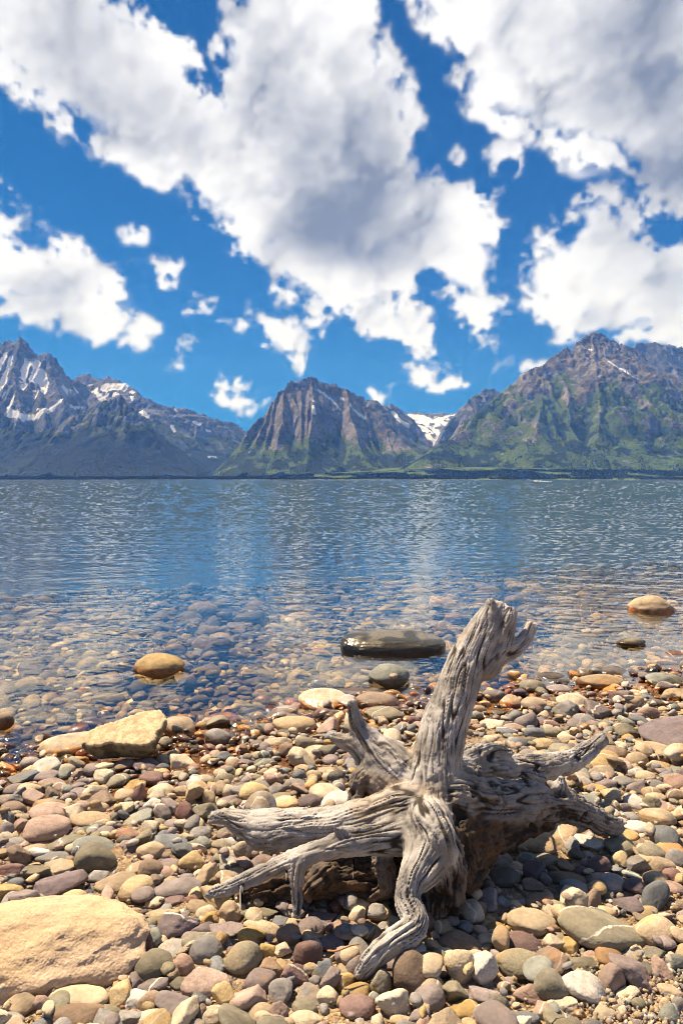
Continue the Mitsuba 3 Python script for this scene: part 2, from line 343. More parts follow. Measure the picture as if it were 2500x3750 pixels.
def ground_z(x, y):
    s = inland(x, y)
    return np.where(s > 0, .075 * np.minimum(s, 25) - .03 + 0.02 * np.maximum(np.minimum(s, 400) - 25, 0),
                    np.where(s > -1.2, .15 * s - .03, np.where(s > -9, -.21 + .055 * (s + 1.2), np.maximum(-.639 + .25 * (s + 9), -6))))


def spread(fine, lo, hi, step, growth, far0, far1):
    a = list(np.arange(lo, hi + step / 2, step)); s = step
    while a[-1] < far1:
        s *= growth; a.append(a[-1] + s)
    s = step
    while a[0] > far0:
        s *= growth; a.insert(0, a[0] - s)
    return np.array(a)


gx, gy = spread(0, -4.2, 4.6, .045, 1.16, -LAKE_X, LAKE_X), spread(0, 0.6, 9.0, .045, 1.16, -2600, LAKE_FAR + 250)
GX, GY = np.meshgrid(gx, gy)
bumps = 0.022 * (meshkit.fbm(np.stack([GX * 6, GY * 6, GX * 0], -1), 3, 3) - 0.5) * (np.abs(GX) < 40) * (np.abs(GY) < 60)
far_bed = np.clip((GY - (LAKE_FAR - 60)) / 90, 0, 1)
GZ = (ground_z(GX, GY) + bumps) * (1 - far_bed) + far_bed * -1.0
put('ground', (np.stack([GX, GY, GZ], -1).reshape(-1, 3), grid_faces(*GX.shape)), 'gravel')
tell('ground', 'gravel beach running down into the stony lake bed', kind='structure')


def build_water():
    ys = [2.2]
    while ys[-1] < LAKE_FAR + 60:
        y = ys[-1]
        ys.append(y + max(0.020, 0.5 * y * y / 989))
    ys = np.array(ys)
    t = np.tan(np.radians(np.linspace(-47, 47, 700)))
    Y = np.repeat(ys[:, None], len(t), 1)
    X = Y * t[None, :]
    cell = np.maximum(X[:, 1:2] - X[:, 0:1], np.gradient(ys)[:, None])
    rng = np.random.default_rng(4)
    z, sx, sy = np.zeros_like(X), np.zeros_like(X), np.zeros_like(X)
    calm = np.clip(-.06 + Y / 20, 0.26, 1.0) * np.clip(-inland(X, Y) / 1.2, 0.4, 1) * (0.75 + 0.5 * meshkit.fbm(np.stack([X * .13, Y * .05, X * 0], -1), 3, 9))
    for i in range(44):
        lam = 0.06 * (1.1 / 0.06) ** (i / 43.0) * rng.uniform(.9, 1.1)
        ang = rng.normal(0, 0.58) + 0.12
        k = 2 * np.pi / lam
        kx, ky = k * math.sin(ang), k * math.cos(ang)
        slope = 0.026 * (1.1 - 0.6 * i / 43)
        ph = kx * X + ky * Y + rng.uniform(0, 6.28) + 0.8 * np.sin(X * 0.9 / lam ** .5 + i) + 0.8 * np.sin(Y * 0.6 / lam ** .5 + 2 * i)
        a = slope / k * calm
        z += a * np.cos(ph) * np.clip(lam / (3 * cell) - 0.4, 0, 1)
        s = -a * k * np.sin(ph)
        sx += s * math.sin(ang); sy += s * math.cos(ang)
    n = np.stack([-sx, -sy, np.ones_like(sx)], -1)
    n /= np.linalg.norm(n, axis=-1, keepdims=True)
    keep = (inland(X, Y) < 0.9)
    v, f = np.stack([X, Y, z], -1).reshape(-1, 3), grid_faces(*X.shape)
    f = f[keep.reshape(-1)[f].all(1)]
    used, f = np.unique(f, return_inverse=True)
    put('lake', (v[used], f.reshape(-1, 3)), 'water_surface', normals=n.reshape(-1, 3)[used])
    tell('lake', 'clear rippled lake reaching from the stony shore to the mountains', kind='structure')


build_water()

# ---------------------------------------------------------------- mountains
RIDGES = {}
RIDGES['M1'] = [[(-7.665,10.600,1.0530),(-6.692,10.400,1.4310),(-6.076,10.200,1.7937),(-5.638,10.000,1.6629),(-5.244,9.800,1.8483),(-5.005,9.700,1.8449),(-4.800,9.600,1.9024),(-4.723,9.600,1.9697),(-4.562,9.550,1.9686),(-4.462,9.500,1.9735),(-4.371,9.500,1.8977),(-4.271,9.500,1.7675),(-4.190,9.500,1.7372),(-4.084,9.500,1.7766),(-3.999,9.550,1.6794),(-3.958,9.600,1.5505),(-3.882,9.600,1.4586),(-3.783,9.700,1.4275),(-3.650,9.800,1.3328)],[(-4.462,9.500,1.9674),(-4.328,9.000,1.4679),(-3.932,8.400,0.8880),(-3.776,7.800,0.5013)],[(-4.084,9.500,1.7705),(-3.825,9.100,1.3392),(-3.477,8.600,0.9366)],[(-4.800,9.600,1.8963),(-4.615,9.000,1.3244),(-4.309,8.300,0.7451)],[(-4.296,9.500,1.7615),(-4.116,9.200,1.4125),(-3.823,8.700,1.0029),(-3.581,8.300,0.6922)],]
RIDGES['M2'] = [[(-3.946,10.200,1.5335),(-3.783,10.200,1.5823),(-3.601,10.100,1.4863),(-3.422,10.000,1.5099),(-3.246,9.900,1.4411),(-3.104,9.800,1.3953),(-2.933,9.700,1.2728),(-2.780,9.600,1.1373),(-2.658,9.600,1.1006),(-2.500,9.700,1.0409),(-2.401,9.800,1.0516),(-2.267,9.900,1.0150),(-2.099,10.000,0.9775),(-1.978,10.200,0.9320),(-1.851,10.400,0.9005),(-1.718,10.600,0.8840),(-1.647,10.800,0.8663),(-1.572,11.000,0.7947),(-1.387,11.200,0.6841)],]
RIDGES['M3'] = [[(-5.461,7.900,0.7344),(-4.522,7.800,0.6630),(-3.900,7.800,0.6008),(-3.482,7.700,0.5440),(-3.236,7.700,0.5931),(-3.040,7.700,0.7158),(-2.868,7.700,0.8386),(-2.696,7.700,0.8926),(-2.512,7.700,0.9294),(-2.315,7.500,0.7690),(-2.167,7.400,0.6172),(-1.974,7.300,0.4692),(-1.739,7.100,0.2753),(-1.536,6.900,0.1025)],[(-2.512,7.700,0.9245),(-2.347,7.300,0.6088),(-2.099,6.800,0.3070)],[(-2.696,7.700,0.8877),(-2.613,7.200,0.5087),(-2.538,6.700,0.2170)],]
RIDGES['M4'] = [[(-1.343,6.600,0.0560),(-1.135,7.000,0.2379),(-1.046,7.400,0.5228),(-0.976,7.500,0.6255),(-0.820,7.600,0.7065),(-0.789,7.650,0.8331),(-0.692,7.800,1.0235),(-0.575,7.900,1.1248),(-0.477,7.950,1.1496),(-0.353,8.000,1.1773),(-0.228,8.100,1.1404),(-0.100,8.200,1.1414)],[(-0.099,8.200,1.1414),(0.000,8.300,1.1024),(0.053,8.350,1.1356),(0.163,8.500,1.0747),(0.271,8.500,0.9934),(0.523,8.200,0.6839),(0.756,7.900,0.4700),(0.896,7.600,0.3794),(0.987,7.200,0.2677)],[(-0.353,8.000,1.1722),(-0.311,7.600,0.8277),(-0.331,7.000,0.4499),(-0.349,6.500,0.2105)],[(0.053,8.350,1.1303),(0.099,7.800,0.7500),(0.207,7.200,0.4169),(0.342,6.700,0.2170)],[(-0.667,7.800,1.0235),(-0.625,7.300,0.6554),(-0.669,6.800,0.3503)],]
RIDGES['M5'] = [[(0.182,9.500,1.0346),(0.303,9.500,1.0891),(0.454,9.500,1.1103),(0.672,9.800,1.0516),(0.797,10.000,1.0890),(0.976,10.200,0.9742),(1.116,10.300,0.8590)],]
RIDGES['M6'] = [[(0.550,11.500,1.0691),(0.858,11.700,1.1809),(1.148,12.000,1.1615),(1.262,12.000,1.1844),(1.530,12.000,1.1730),(1.722,12.000,1.1538),(1.913,12.000,1.1462),(2.031,11.800,1.1534),(2.293,11.600,1.1523)],]
RIDGES['M7'] = [[(1.275,9.300,0.4791),(1.562,9.800,0.8486),(1.785,10.000,1.0572),(1.849,10.000,1.1528),(2.134,10.300,1.3516),(2.321,10.400,1.3978),(2.437,10.400,1.3249),(2.611,10.500,1.4113),(2.805,10.600,1.4923),(3.241,10.700,1.5746)],]
RIDGES['M8'] = [[(0.568,6.600,0.1970),(0.960,7.000,0.3785),(1.339,7.500,0.5538),(1.591,7.800,0.7997),(1.887,8.000,1.0243),(2.066,8.100,1.1404),(2.248,8.200,1.3243),(2.420,8.250,1.3719),(2.678,8.400,1.5575),(2.954,8.500,1.7251),(3.153,8.600,1.8413),(3.268,8.650,1.8382),(3.547,8.900,1.7977),(3.872,9.200,1.7792),(4.195,9.400,1.6830)],[(3.153,8.600,1.8358),(3.240,8.400,1.6111),(3.440,8.300,1.4728),(3.652,8.300,1.3802),(3.869,8.200,1.2329),(4.049,8.100,1.1404),(4.336,8.000,1.1008),(4.718,8.000,0.9222),(5.356,8.000,0.7182),(6.376,8.000,0.5142)],[(3.153,8.600,1.8276),(2.984,8.000,1.3048),(2.845,7.500,0.8646),(2.596,6.900,0.4655)],[(3.869,8.200,1.2329),(3.682,7.700,0.8140),(3.236,7.000,0.4499)],[(2.420,8.250,1.3587),(2.313,7.800,0.9489),(2.066,7.200,0.6005)],]
RIDGES['M9'] = [[(3.666,10.000,1.8860),(3.985,10.000,1.9657),(4.208,10.000,1.9243),(4.304,10.000,1.9657),(4.540,10.100,2.0337),(4.669,10.100,2.0401),(4.943,10.200,2.0051),(5.149,10.300,1.9919),(5.636,10.400,1.8952),(6.252,10.600,1.6951),(7.230,10.800,1.2450),(8.416,11.000,0.7771)],]



def catmull(pts, step):
    """Points along a smooth curve through pts (n, k), about step apart in the first three columns."""
    p = np.asarray(pts, float)
    q = np.vstack([2 * p[0] - p[1], p, 2 * p[-1] - p[-2]])
    out = []
    for i in range(len(p) - 1):
        a, b, c, e = q[i:i + 4]
        m = max(1, int(np.ceil(np.linalg.norm((c - b)[:3]) / step)))
        t = (np.arange(m) / m)[:, None]
        out.append(0.5 * (2 * b + (c - a) * t + (2 * a - 5 * b + 4 * c - e) * t * t + (3 * b - 3 * c + e - a) * t ** 3))
    return np.vstack(out + [p[-1:]])


LANDS = {}


def mountain(key, ridges, label, bsdf, steep, step, x0, x1, y0, y1, seed, spur_gap, snow, trees, foot=0.0, rough=1.0):
    """A mountain from its ridge lines (km): the land falls away from every ridge and from the spurs that run down to the lake."""
    rng = np.random.default_rng(seed)
    step *= 1.1
    X, Y = np.meshgrid(np.arange(x0, x1, step), np.arange(y0, y1, step))
    lines = [np.asarray(r, float) * 1000 for r in ridges]
    for r in list(lines[:2]):
        c = catmull(r, spur_gap)
        for q in c[1:-1]:
            if rng.random() < .28:
                continue
            L = max(q[2], 150) / rng.uniform(0.5, 0.72)
            L = min(L, max(q[1] - y0 - 100, 300))
            side, pts = rng.uniform(-.55, .55), []
            for t in np.linspace(0, 1, 9):
                pts.append((q[0] + side * L * t * .6 + rng.normal(0, 45) * t, q[1] - L * t, q[2] * (1 - t) ** 1.22 * (1 - .05 * rng.random() * (t > 0)) - 25 * (t > 0) - 60 * t))
            lines.append(np.array(pts))
            m = pts[rng.integers(2, 5)]
            sgn, l2 = rng.choice([-1, 1]), m[2] * rng.uniform(.8, 1.2)
            lines.append(np.array([(m[0] + sgn * l2 * t * .7, m[1] - l2 * t * .8, m[2] * (1 - t) ** 1.2 - 15) for t in np.linspace(0, 1, 6)]))
    H = np.full(X.shape, -60.0)
    wob = 1 + 0.5 * (meshkit.fbm(np.stack([X / 420, Y / 420, X * 0 + seed], -1), 3, seed) - .5)
    for ln in lines:
        for a, b in zip(ln[:-1], ln[1:]):
            if max(a[2], b[2]) < 5:
                continue
            R = max(a[2], b[2], 1) / steep * 1.5 + 20
            i0, i1 = np.searchsorted(Y[:, 0], [min(a[1], b[1]) - R, max(a[1], b[1]) + R])
            j0, j1 = np.searchsorted(X[0], [min(a[0], b[0]) - R, max(a[0], b[0]) + R])
            if i0 >= i1 or j0 >= j1:
                continue
            x, y = X[i0:i1, j0:j1], Y[i0:i1, j0:j1]
            d = b - a
            t = np.clip(((x - a[0]) * d[0] + (y - a[1]) * d[1]) / (d[0] ** 2 + d[1] ** 2 + 1e-6), 0, 1)
            dist = np.hypot(x - a[0] - t * d[0], y - a[1] - t * d[1])
            z = a[2] + t * d[2]
            h = z - steep * wob[i0:i1, j0:j1] * dist * (1 - 0.18 * np.clip(dist / 700, 0, 1))
            H[i0:i1, j0:j1] = np.maximum(H[i0:i1, j0:j1], h)
    low = np.clip((H - 120) / 620, 0, 1); low = low * low * (3 - 2 * low)
    H = np.where(H > -55, H * low + (1 - low) * np.minimum(gaussian_filter(np.maximum(H, -20), 170 / step), H * .5 + 160), H)     # fans and meadows at the foot
    up = np.clip(H / 800, 0.06, 1) ** 1.25 * rough
    P = np.stack([X, Y, H * .8], -1)
    H = H + up * (90 * (0.22 - np.abs(2 * meshkit.fbm(P / 260, 3, seed + 3) - 1)) + 75 * (0.22 - np.abs(2 * meshkit.fbm(P / 95, 3, seed + 7) - 1)) + 50 * (meshkit.fbm(P / 34, 3, seed + 9) - .5))
    fall = np.clip(H, 0, None)
    H = np.where(H < foot * 4, H, H)
    smooth = gaussian_filter(H, 90 / step)
    gully = np.clip((smooth - H) / 40, -1, 1)
    gyy, gxx = np.gradient(H, step)
    gsy, gsx = np.gradient(gaussian_filter(H, 55 / step), step)
    slope = .65 * np.hypot(gsx, gsy) + .35 * np.hypot(gxx, gyy)
    n1, n2 = meshkit.fbm(P / 330, 4, seed + 21), meshkit.fbm(P / 120, 3, seed + 22)
    snow_v = np.clip(snow(X, Y, H, gully, slope, n1, n2), 0, 1)
    tree_v = np.clip(trees(X, Y, H, gully, slope, n1, n2), 0, 1)
    v, f = np.stack([X, Y, H], -1).reshape(-1, 3), grid_faces(*X.shape)
    f = f[(v[:, 2][f] > -25).any(1)]
    used, f = np.unique(f, return_inverse=True)
    uv = np.stack([snow_v.ravel(), tree_v.ravel()], 1)[used]
    put(key, (v[used], f.reshape(-1, 3)), bsdf, smooth=True, uv=uv)
    tell(key, label, kind='structure')
    LANDS[key] = (x0, y0, step, H, tree_v)


def high_snow(level, amount, fields=()):
    """Snow in the gullies above a level, and snow fields along lines (x0, z0, x1, z1, half width) on the face of the mountain."""
    def snow(X, Y, H, gully, slope, n1, n2):
        extra = np.zeros_like(H)
        for xa, za, xb, zb, w in fields:
            t = np.clip(((X - xa) * (xb - xa) + (H - za) * (zb - za)) / ((xb - xa) ** 2 + (zb - za) ** 2 + 1e-6), 0, 1)
            dist = np.hypot(X - xa - t * (xb - xa), H - za - t * (zb - za))
            extra = np.maximum(extra, 1.5 * np.exp(-(dist / w) ** 2) + .9 * (n2 - .5))
        return np.where(extra > .3, extra, 0) + np.clip((H - level) / 500, 0, .35) * 1.0 + 0.75 * gully * np.clip((H - level) / 250, 0, 1) + (n1 - .55) * 1.6 + (n2 - .5) * .9 + amount
    return snow


def cover(line, base, bare, cap=1.0):
    def trees(X, Y, H, gully, slope, n1, n2):
        return base + np.clip((line - H) / 900, -1, cap) + .12 * np.clip((520 - H) / 300, 0, 1) + (n1 - .5) * 1.1 + (n2 - .5) * .7 - np.clip(slope - bare, 0, 2) * .55 * np.clip(H / 750, .1, 1) + 0.18 * gully
    return trees


no_snow = lambda X, Y, H, gully, slope, n1, n2: X * 0
mountain('mountain', RIDGES['M1'], 'jagged grey peaks with snow gullies at the far left', 'far_rock', 1.7, 15, -6600, -3250, 6900, 10400, 1, 420, high_snow(1000, -.02, ((-4138, 1069, -4144, 912, 22), (-4144, 912, -4024, 799, 28), (-4024, 799, -3831, 765, 36), (-3831, 765, -3698, 898, 32), (-3698, 898, -3548, 1040, 18), (-4081, 1494, -4104, 1310, 30), (-4110, 1310, -3982, 1315, 26), (-4223, 1593, -4251, 1523, 24), (-3599, 1338, -3471, 1154, 26), (-3471, 1310, -3372, 1247, 24), (-3939, 1168, -3953, 1040, 12), (-4274, 1139, -4280, 1026, 10),)), cover(700, .36, .8))
mountain('mountain_001', RIDGES['M2'], 'long grey ridge with snow patches sloping down from the left peaks to the central valley', 'far_rock', 1.1, 15, -4700, -700, 7200, 11600, 2, 420, high_snow(900, -.02, ((-3392, 1336, -3086, 1336, 55), (-3209, 1214, -3123, 1199, 34), (-3539, 1290, -3407, 1153, 34), (-2979, 1254, -2933, 1235, 26), (-2933, 1153, -2909, 1122, 20), (-2749, 938, -2642, 862, 24), (-2107, 831, -2046, 801, 18), (-2336, 739, -2284, 663, 14), (-1938, 709, -1908, 703, 14), (-2382, 1015, -2352, 984, 16),)), cover(650, .42, .9))
mountain('mountain_002', RIDGES['M3'], 'wooded front spur below the left peaks, darkened to stand in for cloud shadow', 'far_rock', 1.05, 14, -5600, -1100, 5900, 8300, 3, 360, no_snow, cover(760, .50, .75), rough=2.1)  # real wood, its conifer cover made heavier to stand in for cloud shadow
mountain('mountain_003', RIDGES['M4'], 'steep rounded rocky mountain in the middle between two valleys', 'near_rock', 1.7, 11, -1600, 1100, 5950, 8900, 4, 250, high_snow(1100, -.22, ((-273, 1049, -122, 948, 16), (-122, 948, -1, 810, 16), (-316, 823, -298, 734, 20), (-651, 1042, -613, 1032, 14), (-311, 886, -323, 898, 14), (102, 897, 115, 858, 14), (128, 833, 281, 744, 20), (0, 973, 13, 960, 14),)), cover(520, .30, .85, .30), rough=1.25)
mountain('mountain_004', RIDGES['M5'], 'hazy rock ridge behind the right shoulder of the middle mountain', 'far_rock', 1.2, 18, -100, 1600, 7800, 10800, 5, 420, high_snow(900, .05, ((734, 958, 828, 849, 40), (828, 849, 937, 786, 30), (562, 1120, 578, 1114, 16),)), cover(500, .36, .9))
mountain('mountain_005', RIDGES['M6'], 'far snowy ridge closing the valley right of the middle mountain', 'far_rock', .55, 20, -200, 2600, 9400, 12600, 6, 500, high_snow(250, .42), cover(300, .25, .8))
mountain('mountain_006', RIDGES['M7'], 'small hazy pointed peak just left of the big right mountain', 'far_rock', 1.4, 18, 500, 3100, 7900, 11200, 7, 420, high_snow(1000, -.2, ((2072, 1280, 2104, 1248, 20), (2040, 1105, 2072, 1153, 14),)), cover(500, .36, .9))
mountain('mountain_007', RIDGES['M8'], 'big pyramid-shaped mountain at right with green meadows below grey-brown rock', 'near_rock', 1.05, 11, 150, 5600, 5950, 9300, 8, 340, high_snow(2600, -.5, ((3182, 1409, 3274, 1314, 26), (3274, 1314, 3380, 1298, 20), (3301, 1293, 3419, 1201, 18), (3419, 1201, 3459, 1156, 10), (3025, 1603, 3064, 1582, 16), (3111, 1519, 3240, 1485, 12),)), cover(1050, .38, 1.1, .16))
mountain('mountain_008', RIDGES['M9'], 'dark rock ridge behind the big right mountain at the right edge', 'far_rock', 1.4, 20, 1900, 6200, 8300, 11300, 9, 450, high_snow(1700, -.1), cover(500, .3, .8))

fx, fy = np.arange(-8600, 8601, 60.0), np.concatenate([[5400, 5425, 5440, 5460], np.arange(5500, 12600, 60.0)])
FX, FY = np.meshgrid(fx, fy)
shore = LAKE_FAR + 40 * (meshkit.fbm(np.stack([FX / 500, FX * 0, FX * 0], -1), 3, 51) - .5) * 2


def plain_z(x, y, sh):
    s = np.maximum(y - sh, 0)
    right = np.clip((x + 900) / 1800, 0, 1)
    return np.where(y < sh, (y - sh) * .2, np.minimum(s * .03, 1.5) + s * (.022 + .075 * right) * np.clip(s / 500, .25, 1)) * np.clip(1 - (s - 900) / 6000, .6, 1)


FZ = np.minimum(plain_z(FX, FY, shore), 130) + 8 * (meshkit.fbm(np.stack([FX / 200, FY / 200, FX * 0], -1), 3, 53) - .5) * np.clip((FY - shore) / 300, 0, 1)
fcov = np.clip(.5 + (meshkit.fbm(np.stack([FX / 260, FY / 160, FX * 0], -1), 3, 57) - .5) * 1.2 + np.where(FX < -300, .25, .12), 0.45, 1)
fcov = np.where(FZ < 1.2, 0, fcov)
put('far_shore', (np.stack([FX, FY, FZ], -1).reshape(-1, 3), grid_faces(*FX.shape)), 'near_rock', uv=np.stack([FX * 0, fcov], -1).reshape(-1, 2))
tell('far_shore', 'low green shore with a pale beach line across the lake', kind='structure')


def land_height(key, x, y):
    x0, y0, st, H, _ = LANDS[key]
    return map_coordinates(H, [(y - y0) / st, (x - x0) / st], order=1, mode='nearest')


def plant_wood():
    rng = np.random.default_rng(12)
    xs, ys, zs, hs = [], [], [], []
    n = 60000
    x = rng.uniform(-3600, 3700, n); y = LAKE_FAR + 25 + rng.uniform(0, 1, n) ** 1.3 * 900
    sh = np.interp(x, fx, shore[0]); z = np.interp(0, [0], [0]) + map_coordinates(FZ, [np.interp(y, fy, np.arange(len(fy))), (x + 8600) / 60], order=1)
    den = meshkit.fbm(np.stack([x / 230, y / 130, x * 0], -1), 3, 71)
    thick = np.where(x < -250, .64, .57) - .12 * np.exp(-((x - 100) / 450) ** 2) - 0.06 * ((y - sh) < 60) * (x > 0)
    ok = (den < thick) & (y > sh + 18)
    xs.append(x[ok]); ys.append(y[ok]); zs.append(z[ok]); hs.append(rng.uniform(11, 21, ok.sum()))
    for key, m, lim in (('mountain_007', 60000, 1000), ('mountain_003', 9000, 800), ('mountain_002', 9000, 600)):
        x0, y0, st, H, cov = LANDS[key]
        x = rng.uniform(x0 + 50, x0 + st * (H.shape[1] - 4), m); y = y0 + rng.uniform(0, 1, m) ** 1.4 * st * (H.shape[0] - 4)
        z = land_height(key, x, y)
        c = map_coordinates(cov, [(y - y0) / st, (x - x0) / st], order=1, mode='nearest')
        den = meshkit.fbm(np.stack([x / 120, y / 160, x * 0 + 4], -1), 3, 75)
        ok = (z > 25) & (z < lim) & (den + .25 * (rng.random(m) - .5) > (.55 if key == 'mountain_007' else .5)) & (c > .2)
        xs.append(x[ok]); ys.append(y[ok]); zs.append(z[ok]); hs.append(rng.uniform(13, 25, ok.sum()))
    x, y, z, h = map(np.concatenate, (xs, ys, zs, hs))
    print('trees', [len(q) for q in xs])
    ring = np.arange(5) * 2 * np.pi / 5
    r = h * rng.uniform(.17, .26, len(h))
    tiers = []
    for (lo, hi, w) in ((.05, 1.0, 1.0),):
        base = np.stack([x[:, None] + w * r[:, None] * np.cos(ring), y[:, None] + w * r[:, None] * np.sin(ring), np.repeat((z + lo * h)[:, None], 5, 1)], -1)
        tip = np.stack([x, y, z + hi * h], -1)[:, None]
        tiers.append(np.concatenate([base, tip], 1))
    v = np.concatenate(tiers, 1)
    f = np.array([[i, (i + 1) % 5, 5] for i in range(5)]); pass
    F = (f[None] + 6 * np.arange(len(v))[:, None, None]).reshape(-1, 3)
    put('conifer_wood', (v.reshape(-1, 3), F), 'conifer_needles', smooth=False)
    tell('conifer_wood', 'dark conifer wood along the far shore and dotted up the slopes', 'trees', kind='stuff')
    return len(v)


plant_wood()

# ---------------------------------------------------------------- motorboat far out on the lake
scene['white_hull'] = {'type': 'principled', 'base_color': rgb((.65, .65, .65)), 'roughness': .3, 'specular': .5}
scene['dark_trim'] = {'type': 'principled', 'base_color': rgb((.03, .035, .05)), 'roughness': .3, 'specular': .5}
scene['foam'] = {'type': 'diffuse', 'reflectance': proc(lambda p, n, uv: mix((.45, .5, .55), (.7, .72, .73), noise(p.x * 1.5, p.y * 1.5)))}
BX, BY = 175.0, 640.0


def build_boat():
    L, st = 9.0, np.linspace(0, 1, 13)
    half = 1.35 * np.sqrt(np.clip(1 - st ** 3.2, 0, 1)); sheer = 1.05 + .55 * st ** 2; keel = -.25 + .9 * np.clip(st - .7, 0, 1) ** 1.3
    rows = []
    for s, w, zt, zk in zip(st, half, sheer, keel):
        x = -L / 2 + L * s
        rows.append([(x, -w, zt), (x, -w * .82, zk * .4 + .1), (x, 0, zk), (x, w * .82, zk * .4 + .1), (x, w, zt), (x, w * .8, zt - .06), (x, -w * .8, zt - .06)])
    v = np.array(rows, float).reshape(-1, 3); f = []
    for i in range(12):
        for j in range(7):
            a, b = i * 7 + j, i * 7 + (j + 1) % 7
            f += [(a, b, b + 7), (a, b + 7, a + 7)]
    for j in range(1, 6):
        f.append((0, j + 1, j))
    turn = trimesh.transformations.rotation_matrix(math.pi, [0, 0, 1])
    mat = trimesh.transformations.translation_matrix([BX, BY, .12]) @ turn

    def part(key, mesh, m, smooth=30):
        mesh = trimesh.Trimesh(*mesh, process=False) if isinstance(mesh, tuple) else mesh
        mesh = mesh.copy(); mesh.apply_transform(mat)
        put(key, mesh, m, smooth=smooth)

    part('motorboat__hull', (v, np.array(f)), 'white_hull')
    cab = trimesh.creation.extrude_polygon(__import__('shapely').Polygon([(-1.2, 1.1), (2.2, 1.2), (1.1, 2.05), (-1.2, 2.1)]), 1.9, engine='earcut')
    cab.apply_transform(trimesh.transformations.rotation_matrix(math.pi / 2, [1, 0, 0])); cab.apply_translation([0, .95, 0])
    part('motorboat__cabin', cab, 'white_hull', False)
    ws = trimesh.creation.extrude_polygon(__import__('shapely').Polygon([(1.2, 2.0), (2.15, 1.32), (2.19, 1.34), (1.24, 2.03)]), 1.7, engine='earcut')
    ws.apply_transform(trimesh.transformations.rotation_matrix(math.pi / 2, [1, 0, 0])); ws.apply_translation([.02, .85, 0])
    part('motorboat__windscreen', ws, 'dark_trim', False)
    roof = trimesh.creation.box([2.6, 2.0, .08]); roof.apply_translation([-.1, 0, 2.2])
    part('motorboat__roof', roof, 'dark_trim', False)
    eng = trimesh.creation.box([.5, .5, .9]); eng.apply_translation([-4.75, 0, .75])
    part('motorboat__outboard_motor', eng, 'dark_trim', False)
    tell('motorboat', 'small white motorboat speeding left near the far shore with a foaming wake', 'motorboat')
    t = np.linspace(0, 1, 40); rng = np.random.default_rng(2)
    w = .9 + 2.2 * t
    hgt = (.75 * np.exp(-t * 2.6) + .12) * (.7 + .6 * rng.random(40))
    x = BX + 4.4 + 17 * t
    rows = np.stack([np.stack([x, BY - w, t * 0 + .02], -1), np.stack([x, BY - w * .5, hgt], -1), np.stack([x, BY + t * 0, hgt * .6], -1), np.stack([x, BY + w * .5, hgt], -1), np.stack([x, BY + w, t * 0 + .02], -1)], 1)
    put('wake', (rows.reshape(-1, 3), grid_faces(40, 5)[:, ::-1]), 'foam')
    tell('wake', 'white foam trail behind the small motorboat', 'wake', kind='stuff')


build_boat()

